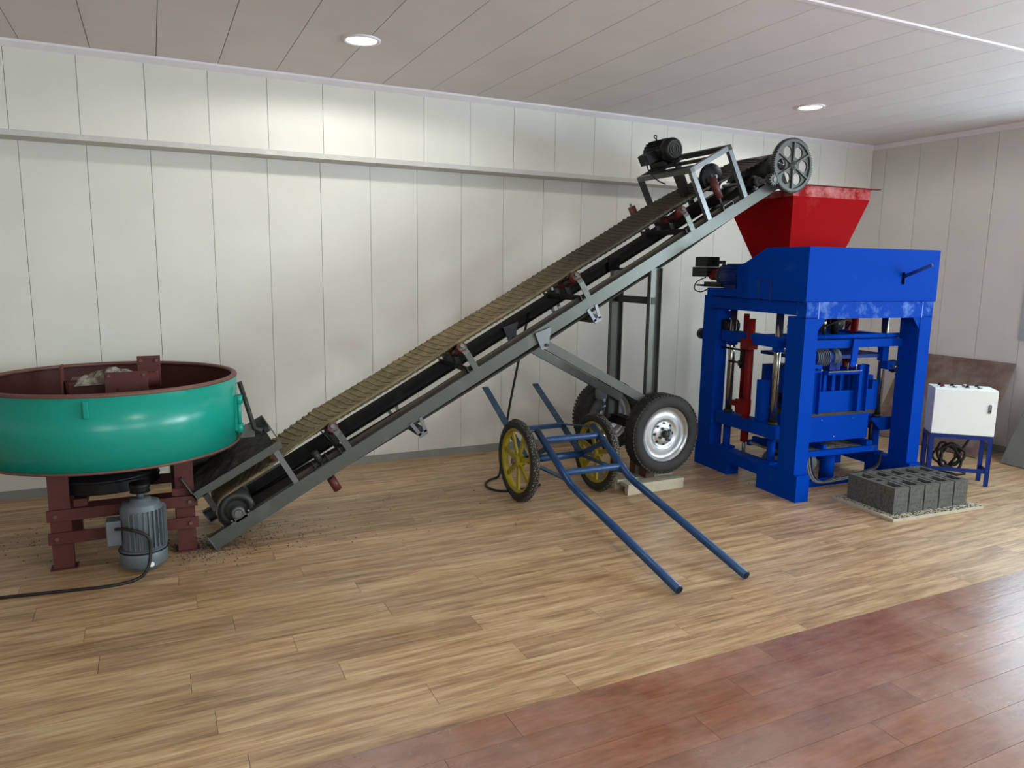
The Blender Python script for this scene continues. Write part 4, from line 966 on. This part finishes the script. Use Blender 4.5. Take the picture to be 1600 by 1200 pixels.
def block_mesh():
    bm = bmesh.new()
    holes = [(0.028, 0.03, BW-0.028, 0.145), (0.042, 0.170, BW-0.042, 0.220), (0.028, 0.245, BW-0.028, BL-0.03)]
    xs = sorted({0, BW} | {h[0] for h in holes} | {h[2] for h in holes}); ys = sorted({0, BL} | {h[1] for h in holes} | {h[3] for h in holes})
    inh = lambda x, y: any(h[0] < x < h[2] and h[1] < y < h[3] for h in holes)
    vt = {}
    def V(x, y, z):
        k = (round(x,4), round(y,4), round(z,4))
        if k not in vt: vt[k] = bm.verts.new(k)
        return vt[k]
    def F(*p):
        try: bm.faces.new([V(*q) for q in p])
        except ValueError: pass
    cells = [(i, j) for i in range(len(xs)-1) for j in range(len(ys)-1)]
    solid = {(i, j): not inh((xs[i]+xs[i+1])/2, (ys[j]+ys[j+1])/2) for i, j in cells}
    for i, j in cells:
        if not solid[(i, j)]: continue
        x0, x1, y0, y1 = xs[i], xs[i+1], ys[j], ys[j+1]
        F((x0,y0,BH),(x1,y0,BH),(x1,y1,BH),(x0,y1,BH)); F((x0,y1,0),(x1,y1,0),(x1,y0,0),(x0,y0,0))
        for di, dj, a, b in ((-1,0,(x0,y1),(x0,y0)),(1,0,(x1,y0),(x1,y1)),(0,-1,(x0,y0),(x1,y0)),(0,1,(x1,y1),(x0,y1))):
            if not solid.get((i+di, j+dj), False): F((*a,0),(*b,0),(*b,BH),(*a,BH))
    me = bpy.data.meshes.new('concrete_block'); bmesh.ops.recalc_face_normals(bm, faces=bm.faces); bm.to_mesh(me); bm.free()
    me.materials.append(M['concrete']); return me
bme = block_mesh()
for k in range(5):
    o = bpy.data.objects.new('concrete_block', bme); COL.objects.link(o)
    x = 0.002 + k*0.1405
    o.location = Vector((4.345, -2.475, 0.02)) + Vector((math.cos(TH)*x, -math.sin(TH)*x, 0)); o.rotation_euler = (0, 0, -TH)
    tag(o, blabels[k], 'concrete block', 'concrete blocks on the board')

# ------------------------------------------------------------------ control cabinet on a stand
CA = math.atan2(-0.29, 0.32)
st = thing('cabinet_stand', 'blue angle steel stand under the white control cabinet', 'stand', (5.35, -2.0, 0), (0, 0, CA))
CWd, CD = 0.432, 0.21
for x in (0.0, CWd-0.032):
    for y in (0.0, CD-0.032): MB().box((x,y,0),(x+0.032,y+0.006,0.36)).box((x if x < 0.1 else x+0.026,y,0),(x+0.006 if x < 0.1 else x+0.032,y+0.032,0.36)).build('leg', 'stand_blue', st)
for a, b in (((0,0,0.36),(CWd,0.03,0.39)), ((0,CD-0.03,0.36),(CWd,CD,0.39)), ((0,0.03,0.36),(0.03,CD-0.03,0.39)), ((CWd-0.03,0.03,0.36),(CWd,CD-0.03,0.39))): MB().box(a, b).build('top_rail', 'stand_blue', st)
for a, b in (((0.03,0.006,0.10),(CWd-0.03,0.012,0.13)), ((CWd-0.012,0.03,0.10),(CWd-0.006,CD-0.03,0.13)), ((0.006,0.03,0.10),(0.012,CD-0.03,0.13))): MB().box(a, b).build('lower_rail', 'stand_blue', st)
cb = thing('control_cabinet', 'white metal control cabinet with push buttons on top', 'cabinet', (5.35, -2.0, 0.39), (0, 0, CA))
MB().box((0.004,0.004,0),(CWd-0.004,CD,0.358)).build('cabinet_body', 'white_box', cb, bevel=0.004)
dr = MB().box((0.002,-0.012,0.006),(CWd-0.002,0.002,0.352)).build('cabinet_door', 'white_box', cb, bevel=0.004)
hd = MB().prism([(0.011*math.cos(t), 0.035*(1 if math.sin(t) > 0 else -1)*0.6+0.014*math.sin(t)) for t in [2*PI*k/20 for k in range(20)]], (CWd-0.05,-0.019,0.215), (CWd-0.05,-0.012,0.215), ((1,0,0),(0,0,1))).build('door_latch', 'steel_light', dr)
MB().cyl((CWd-0.05,-0.024,0.20),(CWd-0.05,-0.018,0.20),0.006,12).build('latch_key', 'dark', hd)
cols = ['red_paint', 'white_plastic', 'black', 'white_plastic', 'black', 'black', 'white_plastic', 'black']
for k in range(8):
    x = 0.07 + (k % 4)*0.085; y = 0.07 + (k//4)*0.075
    o = MB().cyl((x,y,0.358),(x,y,0.366),0.017,16).build('button_ring', 'steel_light', cb)
    MB().cyl((x,y,0.366),(x,y,0.375),0.011,14).build('push_button', cols[k], o)
cc = MB(); rr = random.Random(9)
pts = []
for k in range(60):
    a = 2*PI*k/16; r = 0.085+0.012*math.sin(k*1.7)
    pts.append((0.15+0.0012*k+r*math.cos(a)*0.9, 0.14+0.03*math.sin(a*0.5+k*.05), 0.19+r*math.sin(a)*1.1))
pts += [(0.30,0.15,0.30),(0.31,0.15,0.36)]
coil = cc.tube(curve(pts, 3), 0.010, 8).build('cable_coil', 'cable')
coil.location = (5.35, -2.0, 0); coil.rotation_euler = (0, 0, CA); tag(coil, 'coiled black cable hanging under the control cabinet', 'cable')
pts = [(0.10+0.10*math.cos(2*PI*k/14)+0.004*k, 0.16+0.06*math.sin(2*PI*k/14), 0.012+0.0016*k) for k in range(34)] + [(0.05,0.25,0.01),(-0.15,0.25,0.01)]
coil2 = MB().tube(curve(pts, 3), 0.009, 8).build('floor_cable', 'cable'); coil2.location = (5.35, -2.0, 0); coil2.rotation_euler = (0, 0, CA); tag(coil2, 'black cable heaped on the floor under the cabinet stand', 'cable')

# ------------------------------------------------------------------ boards leaning on the right wall
def leaning(name, label, mat, y0, y1, xb, ztop, th=0.015):
    L = math.hypot(XR-xb, ztop); a = math.atan2(ztop, XR-0.004-xb)
    o = MB().prism([(0,0),(L-0.02,0),(L-0.02,th),(0,th)], (0,y0,0), (0,y1,0), ((1,0,0),(0,0,1))).build(name, mat, bevel=0.002)
    o.location = (xb, 0, 0.0); o.rotation_euler = (0, -a, 0)
    tag(o, label, 'board'); return o
o = leaning('plywood_sheet', 'brown scuffed plywood sheet leaning on the wall behind the cabinet', 'plywood', -0.62, -1.69, 6.47, 0.835)
o = leaning('grey_board', 'grey rough board leaning on the right wall at the picture edge', 'board_grey', -1.885, -2.75, 6.51, 0.70)

# ------------------------------------------------------------------ spilled grit on the floor
gt = MB(); rr = random.Random(11)
for k in range(1500):
    q = rr.random()
    if q < 0.6: x, y = rr.gauss(0.22, 0.10), rr.gauss(-1.22, 0.10)
    elif q < 0.85: x, y = rr.gauss(0.45, 0.22), rr.gauss(-1.15, 0.16)
    elif q < 0.93: x, y = rr.gauss(-0.75, 0.2), rr.gauss(-0.7, 0.2)
    else: x, y = rr.uniform(0.2, 2.2), rr.uniform(-1.6, -0.7)
    s_ = rr.uniform(0.0015, 0.0055); h = s_*rr.uniform(.8, 1.6)
    gt.add([(x-s_,y-s_*.6,0),(x+s_,y-s_*.4,0),(x+s_*.2,y+s_,0),(x,y,h)], [(0,1,3),(1,2,3),(2,0,3),(2,1,0)])
for k in range(60):
    x, y = rr.uniform(4.0, 5.2), rr.uniform(-1.85, -1.4)
    s_ = rr.uniform(0.002, 0.006); gt.add([(x-s_,y-s_*.6,0),(x+s_,y-s_*.4,0),(x+s_*.2,y+s_,0),(x,y,s_)], [(0,1,3),(1,2,3),(2,0,3),(2,1,0)])
g_ = gt.build('spilled_grit', 'grit'); g_['kind'] = 'stuff'; g_['label'] = 'dark cement grit spilled on the floor around the conveyor foot'; g_['category'] = 'grit'
